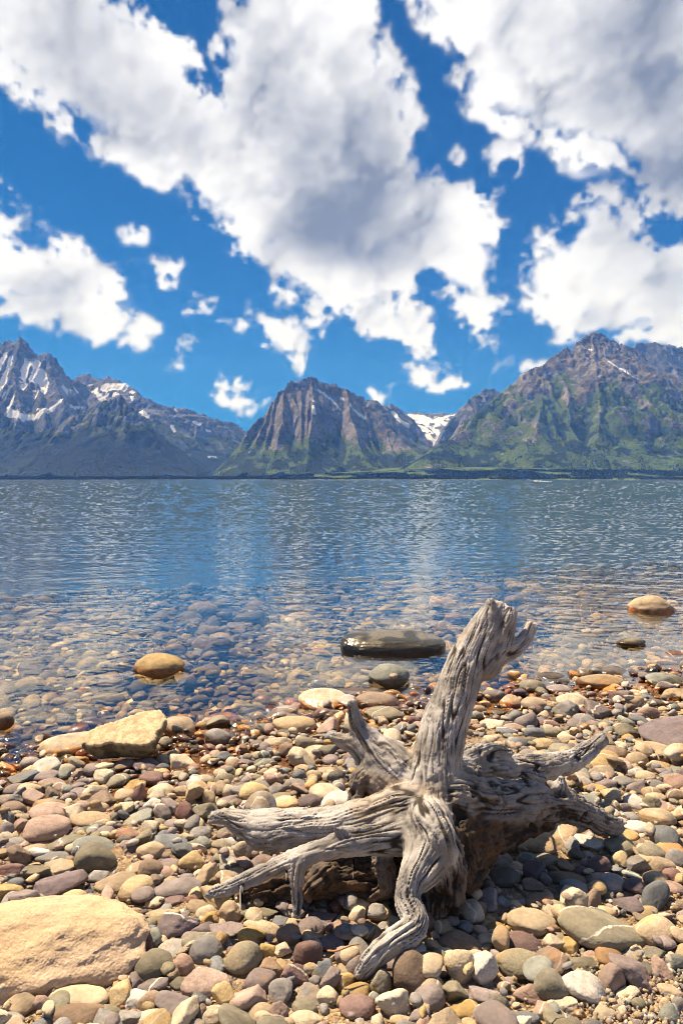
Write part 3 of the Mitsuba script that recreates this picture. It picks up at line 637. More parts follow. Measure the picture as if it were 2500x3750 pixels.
# ---------------------------------------------------------------- driftwood stump
STUMP = [
('trunk',0,[(0.284,2.2,0.368,0.085),(0.29,2.2,0.422,0.085),(0.299,2.223,0.465,0.086),(0.319,2.261,0.541,0.081),(0.346,2.299,0.619,0.079),(0.386,2.342,0.699,0.073),(0.418,2.376,0.766,0.07),(0.462,2.411,0.835,0.067),(0.509,2.442,0.897,0.06),(0.55,2.469,0.951,0.048),(0.567,2.477,0.972,0.036)]),
('trunk',0,[(0.437,2.401,0.842,0.031),(0.488,2.433,0.919,0.031),(0.535,2.457,0.976,0.026),(0.543,2.46,0.983,0.019)]),
('trunk',0,[(0.506,2.38,0.794,0.028),(0.556,2.406,0.856,0.028),(0.599,2.441,0.927,0.025),(0.613,2.46,0.963,0.019)]),
('branch_stub',0,[(0.51,2.396,0.79,0.042),(0.557,2.413,0.829,0.036),(0.603,2.419,0.845,0.029),(0.644,2.43,0.87,0.025),(0.667,2.442,0.899,0.021),(0.681,2.452,0.922,0.02)]),
('root_spur',0,[(0.24,2.25,0.426,0.078),(0.187,2.28,0.449,0.072),(0.142,2.31,0.483,0.064),(0.096,2.34,0.538,0.045),(0.059,2.36,0.597,0.03),(0.041,2.36,0.646,0.022),(0.037,2.36,0.674,0.016)]),
('root_spur',0,[(0.17,2.3,0.45,0.064),(0.106,2.34,0.49,0.045),(0.049,2.36,0.53,0.031),(0.001,2.37,0.545,0.024),(-0.025,2.37,0.555,0.017)]),
('root_spur',.6,[(0.142,2.3,0.431,0.066),(0.095,2.3,0.441,0.044),(0.057,2.28,0.44,0.032),(0.047,2.26,0.384,0.025),(0.054,2.25,0.362,0.015)]),
('root_spur',.1,[(0.204,2.26,0.504,0.047),(0.17,2.3,0.535,0.04),(0.134,2.33,0.542,0.032),(0.087,2.35,0.572,0.022)]),
('root',.05,[(0.194,2.15,0.41,0.075),(0.089,2.17,0.369,0.067),(-0.035,2.2,0.336,0.055),(-0.146,2.25,0.307,0.054),(-0.251,2.29,0.279,0.057),(-0.33,2.32,0.28,0.043),(-0.392,2.35,0.286,0.024),(-0.44,2.36,0.289,0.012)]),
('root',.1,[(-0.183,2.25,0.27,0.037),(-0.249,2.27,0.255,0.033),(-0.277,2.27,0.236,0.015)]),
('root_001',.05,[(0.232,2.1,0.366,0.064),(0.135,2.05,0.375,0.046),(0.05,2.0,0.389,0.037),(-0.048,1.98,0.379,0.031),(-0.128,1.97,0.356,0.027),(-0.232,1.97,0.312,0.022),(-0.321,1.97,0.274,0.018),(-0.384,1.97,0.252,0.01)]),
('root_002',.1,[(-0.12,1.95,0.359,0.021),(-0.125,1.93,0.312,0.017),(-0.123,1.92,0.27,0.016),(-0.122,1.9,0.242,0.01)]),
('root_003',.9,[(0.216,2.2,0.242,0.091),(0.124,2.15,0.217,0.071),(0.018,2.12,0.212,0.055),(-0.086,2.12,0.2,0.047),(-0.19,2.12,0.182,0.042),(-0.293,2.12,0.161,0.032)]),
('root_003',.6,[(0.127,2.06,0.285,0.038),(0.136,2.07,0.229,0.034),(0.086,2.08,0.181,0.021)]),
('root_003',.7,[(-0.05,2.07,0.254,0.034),(-0.092,2.06,0.218,0.026),(-0.1,2.06,0.193,0.013)]),
('root_004',0,[(0.264,2.08,0.401,0.073),(0.255,2.02,0.366,0.069),(0.23,1.95,0.348,0.056),(0.193,1.9,0.329,0.04),(0.181,1.87,0.294,0.035),(0.195,1.83,0.273,0.036),(0.183,1.8,0.26,0.033),(0.131,1.77,0.251,0.03),(0.079,1.75,0.223,0.026),(0.048,1.74,0.193,0.016)]),
('root_004',.1,[(0.266,2.03,0.435,0.051),(0.284,1.98,0.411,0.047),(0.292,1.98,0.363,0.042)]),
('burl',.6,[(0.284,2.04,0.38,0.054),(0.302,2.02,0.324,0.063),(0.307,2.0,0.27,0.059),(0.299,2.0,0.213,0.051),(0.295,2.0,0.172,0.033)]),
('burl',.95,[(0.324,2.14,0.327,0.1),(0.347,2.12,0.251,0.087),(0.377,2.17,0.267,0.093),(0.427,2.22,0.286,0.091)]),
('root_005',.42,[(0.36,2.2,0.422,0.083),(0.469,2.25,0.375,0.081),(0.574,2.3,0.356,0.077),(0.682,2.35,0.34,0.067),(0.768,2.38,0.316,0.058),(0.85,2.42,0.268,0.047),(0.931,2.45,0.219,0.038),(0.994,2.47,0.187,0.026)]),
('root_005',.95,[(0.412,2.19,0.31,0.085),(0.506,2.25,0.302,0.072),(0.602,2.3,0.29,0.053),(0.689,2.34,0.285,0.038)]),
('root_005',.1,[(0.743,2.36,0.361,0.027),(0.757,2.36,0.39,0.017),(0.76,2.36,0.416,0.009)]),
('root_006',.05,[(0.346,2.35,0.457,0.067),(0.497,2.48,0.407,0.053),(0.648,2.6,0.349,0.053),(0.817,2.7,0.315,0.05),(0.95,2.8,0.301,0.043),(1.044,2.87,0.319,0.033),(1.112,2.92,0.347,0.018)]),
('root_006',.3,[(0.445,2.42,0.467,0.036),(0.542,2.5,0.465,0.027),(0.626,2.55,0.433,0.012)]),
('root_006',.3,[(0.4,2.33,0.437,0.038),(0.449,2.36,0.432,0.033),(0.459,2.36,0.443,0.023)]),
('trunk',0,[(0.509,2.44,0.897,0.022),(0.521,2.44,0.957,0.02),(0.531,2.44,0.997,0.014),(0.535,2.44,1.015,0.009)]),
('trunk',0,[(0.564,2.42,0.902,0.024),(0.591,2.43,0.949,0.018),(0.608,2.44,0.982,0.012)]),
('root',.1,[(-0.392,2.35,0.286,0.015),(-0.435,2.35,0.28,0.01),(-0.458,2.35,0.27,0.006)]),
('root_006',.1,[(1.032,2.87,0.308,0.019),(1.093,2.9,0.331,0.013),(1.133,2.92,0.328,0.008)]),
('root_005',.1,[(0.89,2.42,0.265,0.022),(0.947,2.44,0.24,0.014),(1.001,2.45,0.227,0.008)]),
('root_005',.3,[(0.679,2.34,0.414,0.023),(0.638,2.33,0.442,0.013),(0.619,2.33,0.448,0.008)]),
('root_001',.1,[(0.017,1.99,0.406,0.018),(0.001,1.98,0.428,0.01),(-0.015,1.98,0.434,0.006)]),
]


def surface_net(S, origin, h):
    """A smooth mesh of the zero level of the grid S (negative inside)."""
    neg = S < 0
    nx, ny, nz = S.shape
    cnt = np.zeros((nx - 1, ny - 1, nz - 1), np.int8); 
    for a in (0, 1):
        for b in (0, 1):
            for c in (0, 1):
                cnt += neg[a:nx - 1 + a, b:ny - 1 + b, c:nz - 1 + c]
    cells = np.argwhere((cnt > 0) & (cnt < 8))
    index = np.full(cnt.shape, -1, np.int32); index[tuple(cells.T)] = np.arange(len(cells))
    acc, num = np.zeros((len(cells), 3)), np.zeros(len(cells))
    corner = [(a, b, c) for a in (0, 1) for b in (0, 1) for c in (0, 1)]
    val = {c: S[tuple((cells + c).T)] for c in corner}
    for p in corner:
        for ax in range(3):
            if p[ax] == 0:
                q = list(p); q[ax] = 1; q = tuple(q)
                va, vb = val[p], val[q]
                m = (va < 0) != (vb < 0)
                t = va / np.where(m, va - vb, 1)
                pos = np.repeat(np.array(p, float)[None], len(cells), 0); pos[:, ax] += t
                acc[m] += pos[m]; num[m] += 1
    v = origin + h * (cells + acc / num[:, None])
    faces = []
    for ax in range(3):
        o = [1, 1, 1]; o[ax] = 0
        sl0 = tuple(slice(o[k], S.shape[k] - 1) for k in range(3))
        s1 = list(sl0); s1[ax] = slice(1, S.shape[ax]); s1 = tuple(s1)
        a, b = neg[sl0], neg[s1]
        for flip, m in ((False, a & ~b), (True, ~a & b)):
            e = np.argwhere(m) + o
            u, w = [k for k in range(3) if k != ax]
            du, dw = np.zeros(3, int), np.zeros(3, int); du[u] = 1; dw[w] = 1
            q = [index[tuple((e - du - dw).T)], index[tuple((e - dw).T)], index[tuple(e.T)], index[tuple((e - du).T)]]
            q = np.stack(q, 1)
            if flip != (ax == 1):
                q = q[:, ::-1]
            faces.append(q)
    q = np.vstack(faces)
    q = q[(q >= 0).all(1)]
    return v, np.vstack([q[:, [0, 1, 2]], q[:, [0, 2, 3]]])


def build_stump():
    h, k = 0.0037, 0.010
    chains = [(n, br, catmull(pts, .008)) for n, br, pts in STUMP]
    allp = np.vstack([c[2] for c in chains])
    lo, hi = (allp[:, :3] - allp[:, 3:]).min(0) - .05, (allp[:, :3] + allp[:, 3:]).max(0) + .05
    shape = np.ceil((hi - lo) / h).astype(int) + 1
    E = np.zeros(shape, np.float32)
    axes = [lo[i] + h * np.arange(shape[i]) for i in range(3)]
    for _, _, c in chains:
        a, b = (c[:, :3] - c[:, 3:] - .045).min(0), (c[:, :3] + c[:, 3:] + .045).max(0)
        i0 = np.maximum(((a - lo) / h).astype(int), 0); i1 = np.minimum(((b - lo) / h).astype(int) + 2, shape)
        D = np.full(i1 - i0, .06, np.float32)
        for x, y, z, r in c:
            R = r + .045
            s0 = np.maximum((([x, y, z] - lo - R) / h).astype(int), i0); s1 = np.minimum((([x, y, z] - lo + R) / h).astype(int) + 2, i1)
            ax = [axes[j][s0[j]:s1[j]] - (x, y, z)[j] for j in range(3)]
            d = np.sqrt(ax[0][:, None, None] ** 2 + ax[1][None, :, None] ** 2 + ax[2][None, None, :] ** 2) - r
            w = tuple(slice(s0[j] - i0[j], s1[j] - i0[j]) for j in range(3))
            D[w] = np.minimum(D[w], d)
        w = tuple(slice(i0[j], i1[j]) for j in range(3))
        E[w] += np.exp(-np.clip(D, -.06, .06) / k)
    S = -k * np.log(E + 1e-3)
    v, f = surface_net(S, lo, h)
    mesh = trimesh.Trimesh(v, f, process=False)
    comp = trimesh.graph.connected_component_labels(mesh.face_adjacency, node_count=len(f))
    f = f[comp == np.bincount(comp).argmax()]
    used, f = np.unique(f, return_inverse=True); f = f.reshape(-1, 3); v = v[used]
    mesh = trimesh.Trimesh(v, f, process=False)
    trimesh.smoothing.filter_taubin(mesh, lamb=.5, nu=.52, iterations=4)
    v = np.array(mesh.vertices); n = vertex_normals(v, f)
    # the grain follows each limb: noise in the limb's own straightened coordinates
    W, G, C, B = np.zeros(len(v)), np.zeros(len(v)), np.zeros(len(v)), np.zeros(len(v))
    FL = np.zeros(len(v))
    best, who = np.full(len(v), 9.0), np.zeros(len(v), int)
    wav = 0.012 * np.stack([meshkit.fbm(v * 11 + 5 * j, 3, 17 + j) - .5 for j in range(3)], -1)
    for ci, (name, br, c) in enumerate(chains):
        tree = cKDTree(c[:, :3]); dd, idx = tree.query(v, distance_upper_bound=.22)
        near = np.isfinite(dd); vi = np.nonzero(near)[0]; idx = idx[near]; dd = dd[near]
        ds = dd - c[idx, 3]
        b = ds < best[vi]; best[vi[b]] = ds[b]; who[vi[b]] = ci
        w = np.exp(-np.clip(ds, -.02, 1) / .007)
        sel = w > .01
        vi, idx, w = vi[sel], idx[sel], w[sel]
        t = np.gradient(c[:, :3], axis=0); t /= np.linalg.norm(t, axis=1, keepdims=True)
        e1 = np.zeros_like(t); u = np.cross(t[0], [.3, .9, .2]); e1[0] = u / np.linalg.norm(u)
        for i in range(1, len(t)):
            u = e1[i - 1] - t[i] * (e1[i - 1] @ t[i]); e1[i] = u / np.linalg.norm(u)
        e2 = np.cross(t, e1)
        arc = np.concatenate([[0], np.cumsum(np.linalg.norm(np.diff(c[:, :3], axis=0), axis=1))])
        o = v[vi] + wav[vi] - c[idx, :3]
        a1, a2, at = (o * e1[idx]).sum(1), (o * e2[idx]).sum(1), arc[idx] + (o * t[idx]).sum(1)
        tw = at * (1.6 if name in ('trunk', 'root_004', 'burl') else .6)
        r0 = max(.028, c[:, 3].mean())
        nr = r0 / np.maximum(np.hypot(a1, a2), 1e-4)
        q1, q2 = (a1 * np.cos(tw) - a2 * np.sin(tw)) * nr, (a1 * np.sin(tw) + a2 * np.cos(tw)) * nr
        Q = lambda f1, f2: np.stack([q1 * f1, q2 * f1, at * f2 + ci * 13.7], -1)
        g1 = meshkit.noise(Q(75, 5), 3); g2 = meshkit.noise(Q(150, 9), 5); g3 = meshkit.fbm(Q(26, 3.2), 2, 9)
        gate = .35 + .65 * np.clip((meshkit.fbm(Q(20, 7), 2, 23) - .40) * 5, 0, 1)
        crack = np.clip(1.25 - np.abs(g1 - .5) / .085, 0, 1) * gate
        crack = np.maximum(crack, .7 * np.clip(1 - np.abs(g2 - .5) / .13, 0, 1))
        split = np.clip(1.2 - np.abs(meshkit.noise(Q(34, 2.6), 41) - .5) / .035, 0, 1) * np.clip((meshkit.fbm(Q(9, 4), 2, 43) - .45) * 7, 0, 1)
        crack = np.maximum(crack, 1.25 * split)
        W[vi] += w; G[vi] += w * (.55 * g1 + .45 * g2); C[vi] += w * crack; B[vi] += w * br; FL[vi] += w * (1 - np.abs(2 * g3 - 1))
    W = np.maximum(W, 1e-9); G, C, B, FL = G / W, C / W, B / W, FL / W
    rough = meshkit.fbm(v * 42, 3, 61) - .5
    knot = np.clip((meshkit.fbm(v * 24, 3, 67) - .56) * 7, 0, 1)
    decay = np.clip(B * 1.3, 0, 1)
    for bx, by, bz, br in ((.165, 2.24, .335, .055), (.215, 2.15, .30, .05), (.27, 2.17, .33, .03)):     # bark crumbs left in the fork of the roots
        B = np.maximum(B, 1.3 * np.exp(-((v - [bx, by, bz]) ** 2).sum(1) / br ** 2) * (meshkit.fbm(v * 40, 3, 5) > .42))
    disp = .0050 * (FL - .55) * 1.6 + 0.0055 * (G - .5) - .0062 * C + rough * (.006 + .026 * decay) - .010 * knot * (.25 + decay)
    v = v + n * disp[:, None]
    n = vertex_normals(v, f)
    uv = np.stack([np.clip(.85 * C + .55 * np.clip(.5 - G, 0, 1) + .7 * knot * decay, 0, 1), np.clip(B + .25 * knot, 0, 1)], 1)
    lab = np.array([c[0] for c in chains])[who]
    fl = lab[f[:, 0]]
    for name in dict.fromkeys(lab):
        ff = f[fl == name]
        us, fi = np.unique(ff, return_inverse=True)
        put('driftwood_stump__' + name, (v[us], fi.reshape(-1, 3)), 'weathered_wood', uv=uv[us], normals=n[us])
    tell('driftwood_stump', 'silvery weathered driftwood stump with twisted roots lying on the stony beach', 'driftwood')
    for key, text in (('trunk', 'upright curved silver trunk stub leaning right'), ('branch_stub', 'short finger-like stub at the top right of the trunk'), ('root_spur', 'flared root with a spike at the left behind the trunk'),
                      ('root', 'thick upper left root'), ('root_001', 'long thin lower left root'), ('root_002', 'small peg hanging from the lower left root'), ('root_003', 'brown decayed root lying under the left roots'),
                      ('root_004', 'bent front root reaching towards the viewer'), ('root_005', 'broad right front root, dark underneath'), ('root_006', 'right back root curving up at its tip'), ('burl', 'knotty dark brown burl at the heart of the stump')):
        labels['driftwood_stump__' + key] = {'label': text}
    return v


stump_v = build_stump()

# ---------------------------------------------------------------- stones
ICO = [trimesh.creation.icosphere(subdivisions=k) for k in range(4)]


def stone_shape(rng, kind, level):
    """A unit stone: rounded by water ('r', 'f') or broken with faces and edges ('a', 'p')."""
    d = np.array(ICO[level].vertices)
    m, k, tight = {'r': (10, 9, 1.04), 'f': (8, 10, 1.0), 'a': (12, 26, 1.4), 'p': (10, 24, 1.35)}[kind]
    pl = rng.normal(size=(m, 3)); pl /= np.linalg.norm(pl, axis=1, keepdims=True)
    off = rng.uniform(.70, 1.08, m) if kind in 'rf' else rng.uniform(.55, .98, m)
    s = (np.maximum(d @ pl.T, 0) / off) ** k
    r = (s.sum(1) + tight ** -k) ** (-1 / k)
    o = rng.uniform(0, 50, 3)
    r = r * (1 + (.10 if kind in 'rf' else .14) * (meshkit.fbm(d * 1.6 + o, 3, 2) - .5)) + (.07 if kind in 'rf' else .13) * (meshkit.fbm(d * 4.5 + o, 3, 4) - .5)
    v = d * r[:, None]
    if kind == 'p':
        v[:, :2] *= (1.05 - .55 * (v[:, 2:] + 1) / 2)
    lo, hi = v.min(0), v.max(0)
    return (v - (lo + hi) / 2) / ((hi - lo) / 2)


def rotate(yaw, tilt, roll=0.0):
    c, s = np.cos, np.sin
    Z = np.array([[c(yaw), -s(yaw), 0], [s(yaw), c(yaw), 0], [0, 0, 1]])
    Yr = np.array([[c(tilt), 0, s(tilt)], [0, 1, 0], [-s(tilt), 0, c(tilt)]])
    Xr = np.array([[1, 0, 0], [0, c(roll), -s(roll)], [0, s(roll), c(roll)]])
    return Yr @ Xr @ Z


def twig():
    c = catmull(np.array([(-.036, 1.735, .252, .0022), (-.012, 1.72, .262, .0024), (.02, 1.728, .268, .002), (.045, 1.745, .262, .0012)]), .006)
    ring = np.arange(6) * np.pi / 3
    v = c[:, None, :3] + c[:, None, 3:] * np.stack([0 * ring, np.cos(ring), np.sin(ring)], -1)[None]
    n = len(c); f = []
    for i in range(n - 1):
        for j in range(6):
            a, b = i * 6 + j, i * 6 + (j + 1) % 6
            f += [(a, b, a + 6), (b, b + 6, a + 6)]
    scene['dry_twig'] = {'type': 'diffuse', 'reflectance': rgb((.36, .20, .09))}
    put('twig', (v.reshape(-1, 3), np.array(f)), 'dry_twig')
    tell('twig', 'thin orange-brown twig lying on the stones left of the front root', 'twig')


twig()
rng = np.random.default_rng(77)
LIB = {(k, lv): [stone_shape(rng, k, lv) for _ in range(24)] for k in 'rfa' for lv in (1, 2)}
# chosen stones: x, y, half length, half depth, half height, tilt, colour, shape, label | short name
CHOSEN = [
(-2.004,4.049,0.062,0.053,0.054,0,9,'r','dark brown stone cut by the left edge of the photo at the waterline'),
(-1.487,3.698,0.177,0.151,0.062,-8,1,'r','long smooth pale stone lying against the left side of the broken slab|long pale stone'),
(-0.937,3.923,0.108,0.092,0.069,10,0,'r','rounded tan stone touching the right side of the broken slab'),
(-1.391,4.195,0.111,0.056,0.033,-5,3,'r',''),
(-1.803,3.697,0.06,0.051,0.03,10,15,'a',''),
(-1.567,3.435,0.056,0.048,0.037,-10,4,'r',''),
(-1.461,3.432,0.065,0.055,0.03,-5,11,'a',''),
(-1.355,3.353,0.051,0.044,0.032,0,1,'r',''),
(-1.345,3.477,0.053,0.045,0.029,0,13,'a',''),
(-1.186,3.321,0.064,0.055,0.033,10,3,'a',''),
(-1.078,3.375,0.06,0.051,0.031,-10,9,'r',''),
(-0.958,3.352,0.068,0.058,0.035,10,15,'r','rounded dark purple stone just in front of the broken slab|purple stone before the slab'),
(-0.794,3.414,0.07,0.059,0.038,0,1,'a',''),
(-0.898,3.438,0.049,0.042,0.029,10,1,'a',''),
(-1.411,3.245,0.063,0.053,0.032,-10,3,'r',''),
(-1.191,3.19,0.049,0.042,0.022,-10,3,'r',''),
(-1.045,3.17,0.065,0.055,0.03,-25,6,'r',''),
(-0.887,3.197,0.062,0.053,0.032,0,8,'r',''),
(-0.884,2.988,0.043,0.036,0.053,15,8,'p','pointed reddish stone standing upright like a tooth left of the stump|pointed red stone'),
(-0.807,3.054,0.059,0.05,0.03,5,1,'r',''),
(-0.708,3.071,0.047,0.04,0.021,5,0,'r',''),
(-0.57,2.942,0.033,0.028,0.041,0,2,'a','upright buff block standing on the beach above the longest left root|upright buff block'),
(-1.489,3.104,0.048,0.04,0.025,0,3,'r',''),
(-1.405,3.093,0.063,0.054,0.029,10,0,'r',''),
(-1.333,3.156,0.074,0.05,0.022,8,7,'r',''),
(-1.286,3.044,0.04,0.034,0.03,0,9,'a',''),
(-1.178,3.062,0.053,0.042,0.016,0,3,'a',''),
(-1.353,2.986,0.052,0.044,0.031,0,7,'a',''),
(-1.387,2.887,0.053,0.045,0.029,0,9,'r',''),
(-1.266,2.886,0.053,0.038,0.016,-10,5,'a',''),
(-1.259,2.938,0.069,0.039,0.021,0,0,'r',''),
(-1.102,2.902,0.038,0.033,0.025,0,7,'r',''),
(-1.037,2.955,0.06,0.051,0.028,-5,9,'a',''),
(-0.956,3.004,0.049,0.042,0.028,-10,0,'r',''),
(-0.802,2.91,0.045,0.038,0.028,-5,14,'a',''),
(-0.724,2.772,0.04,0.034,0.044,0,3,'a',''),
(-0.646,2.801,0.043,0.036,0.041,-30,8,'a','dark red angular block above the tip of the longest left root|dark red block'),
(-1.21,2.837,0.087,0.069,0.026,5,7,'r',''),
(-1.145,2.658,0.087,0.074,0.044,0,7,'r','big rounded pink-brown stone on the left of the beach above the sage green stone|big pink-brown stone'),
(-1.016,2.766,0.082,0.061,0.025,10,0,'r',''),
(-0.998,2.725,0.042,0.034,0.013,5,6,'r',''),
(-0.919,2.869,0.05,0.042,0.021,-15,1,'a',''),
(-0.822,2.778,0.057,0.048,0.021,-10,12,'a',''),
(-0.826,2.63,0.051,0.043,0.024,10,7,'r',''),
(-0.749,2.677,0.036,0.03,0.03,0,1,'a',''),
(-0.668,2.704,0.041,0.035,0.021,0,3,'r',''),
(-0.541,2.623,0.043,0.036,0.027,-10,4,'r',''),
(-1.307,2.668,0.03,0.025,0.037,0,3,'r',''),
(-1.277,2.709,0.03,0.026,0.031,20,7,'a',''),
(-1.03,2.561,0.071,0.058,0.023,-20,6,'r',''),
(-0.916,2.522,0.08,0.061,0.025,15,12,'f','flat sage green stone lying under the edge of an oval olive stone|sage green stone'),
(-0.867,2.415,0.074,0.063,0.048,15,6,'r','large oval olive stone leaning on the flat sage green stone|oval olive stone'),
(-0.691,2.479,0.053,0.045,0.032,-20,0,'r',''),
(-0.745,2.572,0.05,0.042,0.028,-35,6,'a',''),
(-0.649,2.566,0.071,0.045,0.021,5,5,'f',''),
(-0.579,2.489,0.046,0.039,0.031,10,5,'a',''),
(-0.519,2.39,0.049,0.041,0.035,0,13,'r','round golden disc-shaped stone between the two left root tips|golden disc stone'),
(-0.609,2.397,0.039,0.032,0.013,0,3,'r',''),
(-1.138,2.513,0.054,0.039,0.016,0,0,'r',''),
(-1.036,2.453,0.06,0.033,0.018,0,4,'r',''),
(-1.227,2.586,0.047,0.036,0.014,5,4,'r',''),
(-0.698,2.367,0.058,0.043,0.018,-8,0,'r',''),
(-0.6,2.323,0.039,0.033,0.023,0,7,'r',''),
(-0.976,2.38,0.066,0.039,0.02,0,1,'a',''),
(-1.139,2.365,0.048,0.041,0.024,-15,8,'a','dark red rough block near the left edge above the purple-grey block|dark red rough block'),
(-1.081,2.269,0.028,0.024,0.02,0,5,'r',''),
(-1.04,2.327,0.047,0.04,0.034,-30,6,'a',''),
(-0.934,2.233,0.105,0.078,0.035,-18,15,'a','large purple-grey block lying just behind the sandy boulder|large purple-grey block'),
(-0.829,2.322,0.036,0.03,0.017,0,4,'a',''),
(-0.741,2.27,0.079,0.051,0.024,-5,0,'r',''),
(-0.666,2.22,0.059,0.05,0.03,-15,2,'r','smooth buff stone resting on the right end of the sandy boulder|smooth buff stone'),
(-0.534,2.218,0.084,0.042,0.025,-3,3,'r','long mauve bar-shaped stone left of the lower root tip|long mauve bar'),
(-0.521,2.302,0.028,0.024,0.013,0,3,'r',''),
(-1.03,2.148,0.044,0.037,0.031,-30,4,'r',''),
(-0.871,2.188,0.054,0.031,0.016,-8,2,'r',''),
(-0.536,2.187,0.027,0.023,0.012,-15,15,'a',''),
(-0.526,2.15,0.039,0.023,0.012,-8,8,'a',''),
(-0.59,2.159,0.033,0.027,0.012,-10,1,'r',''),
(-0.439,2.111,0.041,0.029,0.014,10,0,'r',''),
(-0.542,2.059,0.055,0.046,0.023,-5,2,'a',''),
(-0.473,1.999,0.061,0.052,0.038,5,15,'a','rough pitted dark purple block right of the sandy boulder|pitted dark block'),
(-0.392,2.034,0.025,0.021,0.023,20,13,'a',''),
(-0.428,1.95,0.03,0.025,0.017,0,3,'r',''),
(-0.549,1.964,0.036,0.031,0.024,25,5,'r',''),
(-0.555,1.908,0.031,0.026,0.038,10,8,'a',''),
(-0.47,1.901,0.047,0.036,0.018,10,14,'a','white crystalline stone among the cobbles at lower left|white crystalline stone'),
(-0.642,1.908,0.062,0.053,0.03,-10,4,'a',''),
(-0.37,1.868,0.046,0.039,0.038,0,4,'r',''),
(-0.5,1.816,0.056,0.047,0.037,-15,6,'r','big rounded olive stone right of a round buff stone at lower left|big rounded olive stone'),
(-0.423,1.817,0.031,0.026,0.029,-10,7,'r',''),
(-0.576,1.816,0.033,0.028,0.032,0,2,'r','almost spherical buff stone left of the big rounded olive stone|spherical buff stone'),
(-0.486,1.746,0.048,0.029,0.016,-20,3,'a',''),
(-0.345,1.744,0.064,0.048,0.027,0,7,'r','large oval salmon-pink stone with rough face at the lower left of centre|salmon-pink oval stone'),
(-0.412,1.757,0.029,0.024,0.013,0,6,'a',''),
(-0.754,1.751,0.059,0.05,0.032,-15,9,'a','large brown stone in front of the sandy boulder at lower left|large brown stone'),
(-0.662,1.783,0.045,0.027,0.015,0,7,'r',''),
(-0.683,1.823,0.032,0.02,0.011,-5,1,'r',''),
(-0.823,1.785,0.029,0.025,0.023,15,0,'a',''),
(-0.723,1.825,0.032,0.023,0.012,0,8,'a',''),
(-0.659,1.709,0.08,0.04,0.024,-3,1,'r','long cream stone in front of the large brown stone|long cream stone'),
(-0.795,1.694,0.047,0.032,0.018,-10,0,'a',''),
(-0.553,1.714,0.033,0.028,0.031,10,2,'a',''),
(-0.476,1.69,0.033,0.028,0.022,-20,9,'r',''),
(-0.409,1.677,0.05,0.038,0.022,5,3,'a',''),
(-0.367,1.64,0.028,0.024,0.02,0,15,'r',''),
(-0.569,1.67,0.036,0.022,0.013,5,6,'r',''),
(-0.635,1.645,0.067,0.041,0.024,0,9,'r','big speckled brown stone cut by the bottom edge of the photo at left|big speckled brown stone'),
(-0.847,1.734,0.023,0.02,0.029,0,1,'a',''),
(-0.449,1.63,0.042,0.026,0.015,0,1,'r',''),
(-0.799,1.646,0.039,0.019,0.012,0,4,'r',''),
(-0.503,1.644,0.04,0.026,0.015,0,4,'a',''),
(-0.352,1.69,0.026,0.02,0.012,30,5,'a',''),
(-0.257,1.946,0.04,0.034,0.021,15,13,'r','golden yellow rounded stone below the lower left root|golden yellow stone'),
(-0.261,1.819,0.052,0.044,0.042,-20,6,'r',''),
(-0.332,1.976,0.052,0.035,0.017,-5,3,'a',''),
(-0.15,1.944,0.036,0.03,0.029,10,9,'r',''),
(-0.23,1.985,0.057,0.028,0.017,8,1,'r',''),
(-0.332,2.065,0.036,0.03,0.032,0,0,'a',''),
(-0.246,2.054,0.057,0.028,0.017,0,6,'a',''),
(-0.164,1.882,0.031,0.026,0.018,0,1,'a',''),
(-0.078,1.931,0.035,0.03,0.016,0,0,'a',''),
(-0.03,1.901,0.041,0.035,0.019,0,15,'a',''),
(-0.091,1.835,0.039,0.033,0.037,10,15,'r','dark purple rounded stone half in shadow below the lower left root|dark purple stone'),
(-0.121,1.756,0.039,0.033,0.034,20,8,'a','red-pink blunt stone left of the front root tip|red-pink stone'),
(-0.19,1.794,0.037,0.031,0.019,0,9,'a',''),
(-0.209,1.741,0.044,0.038,0.025,10,3,'r',''),
(-0.23,1.676,0.05,0.042,0.032,10,7,'a','marbled pink and mauve stone near the bottom edge left of centre|marbled pink stone'),
(-0.146,1.687,0.033,0.028,0.033,-30,4,'a',''),
(-0.042,1.752,0.034,0.029,0.039,20,5,'a',''),
(0.003,1.837,0.022,0.019,0.028,25,3,'p',''),
(0.039,1.872,0.023,0.019,0.019,0,6,'r',''),
(-0.075,1.691,0.038,0.032,0.021,0,4,'a',''),
(-0.034,1.686,0.028,0.023,0.019,0,1,'r',''),
(0.008,1.735,0.027,0.023,0.02,15,13,'a',''),
(0.035,1.701,0.036,0.028,0.016,-10,13,'r',''),
(0.038,1.646,0.045,0.035,0.02,-5,8,'r','deep red rounded stone below the front root tip|deep red stone'),
(0.121,1.643,0.044,0.037,0.037,20,1,'a','cream stone stained orange at the bottom below the front root tip|orange-stained cream stone'),
(0.099,1.716,0.03,0.025,0.034,0,6,'r',''),
(0.048,1.777,0.038,0.032,0.035,10,3,'a',''),
(-0.09,1.648,0.032,0.027,0.018,0,6,'r',''),
(-0.293,1.634,0.045,0.032,0.019,-5,1,'a',''),
(-0.192,1.63,0.033,0.028,0.02,-15,0,'r',''),
(-0.145,1.625,0.027,0.023,0.024,0,7,'a',''),
(-0.082,1.613,0.044,0.022,0.013,0,1,'r',''),
(-0.048,1.994,0.031,0.024,0.012,0,5,'r',''),
(-0.061,2.02,0.049,0.03,0.015,0,15,'a',''),
(0.042,2.006,0.031,0.026,0.035,0,1,'a',''),
(0.176,1.727,0.048,0.041,0.056,0,9,'r','big rounded brown stone right of the front root tip|big rounded brown stone'),
(0.306,1.758,0.041,0.035,0.05,-5,1,'r',''),
(0.36,1.746,0.042,0.036,0.043,5,14,'a','white and grey faceted stone at the bottom right of centre|white-and-grey faceted stone'),
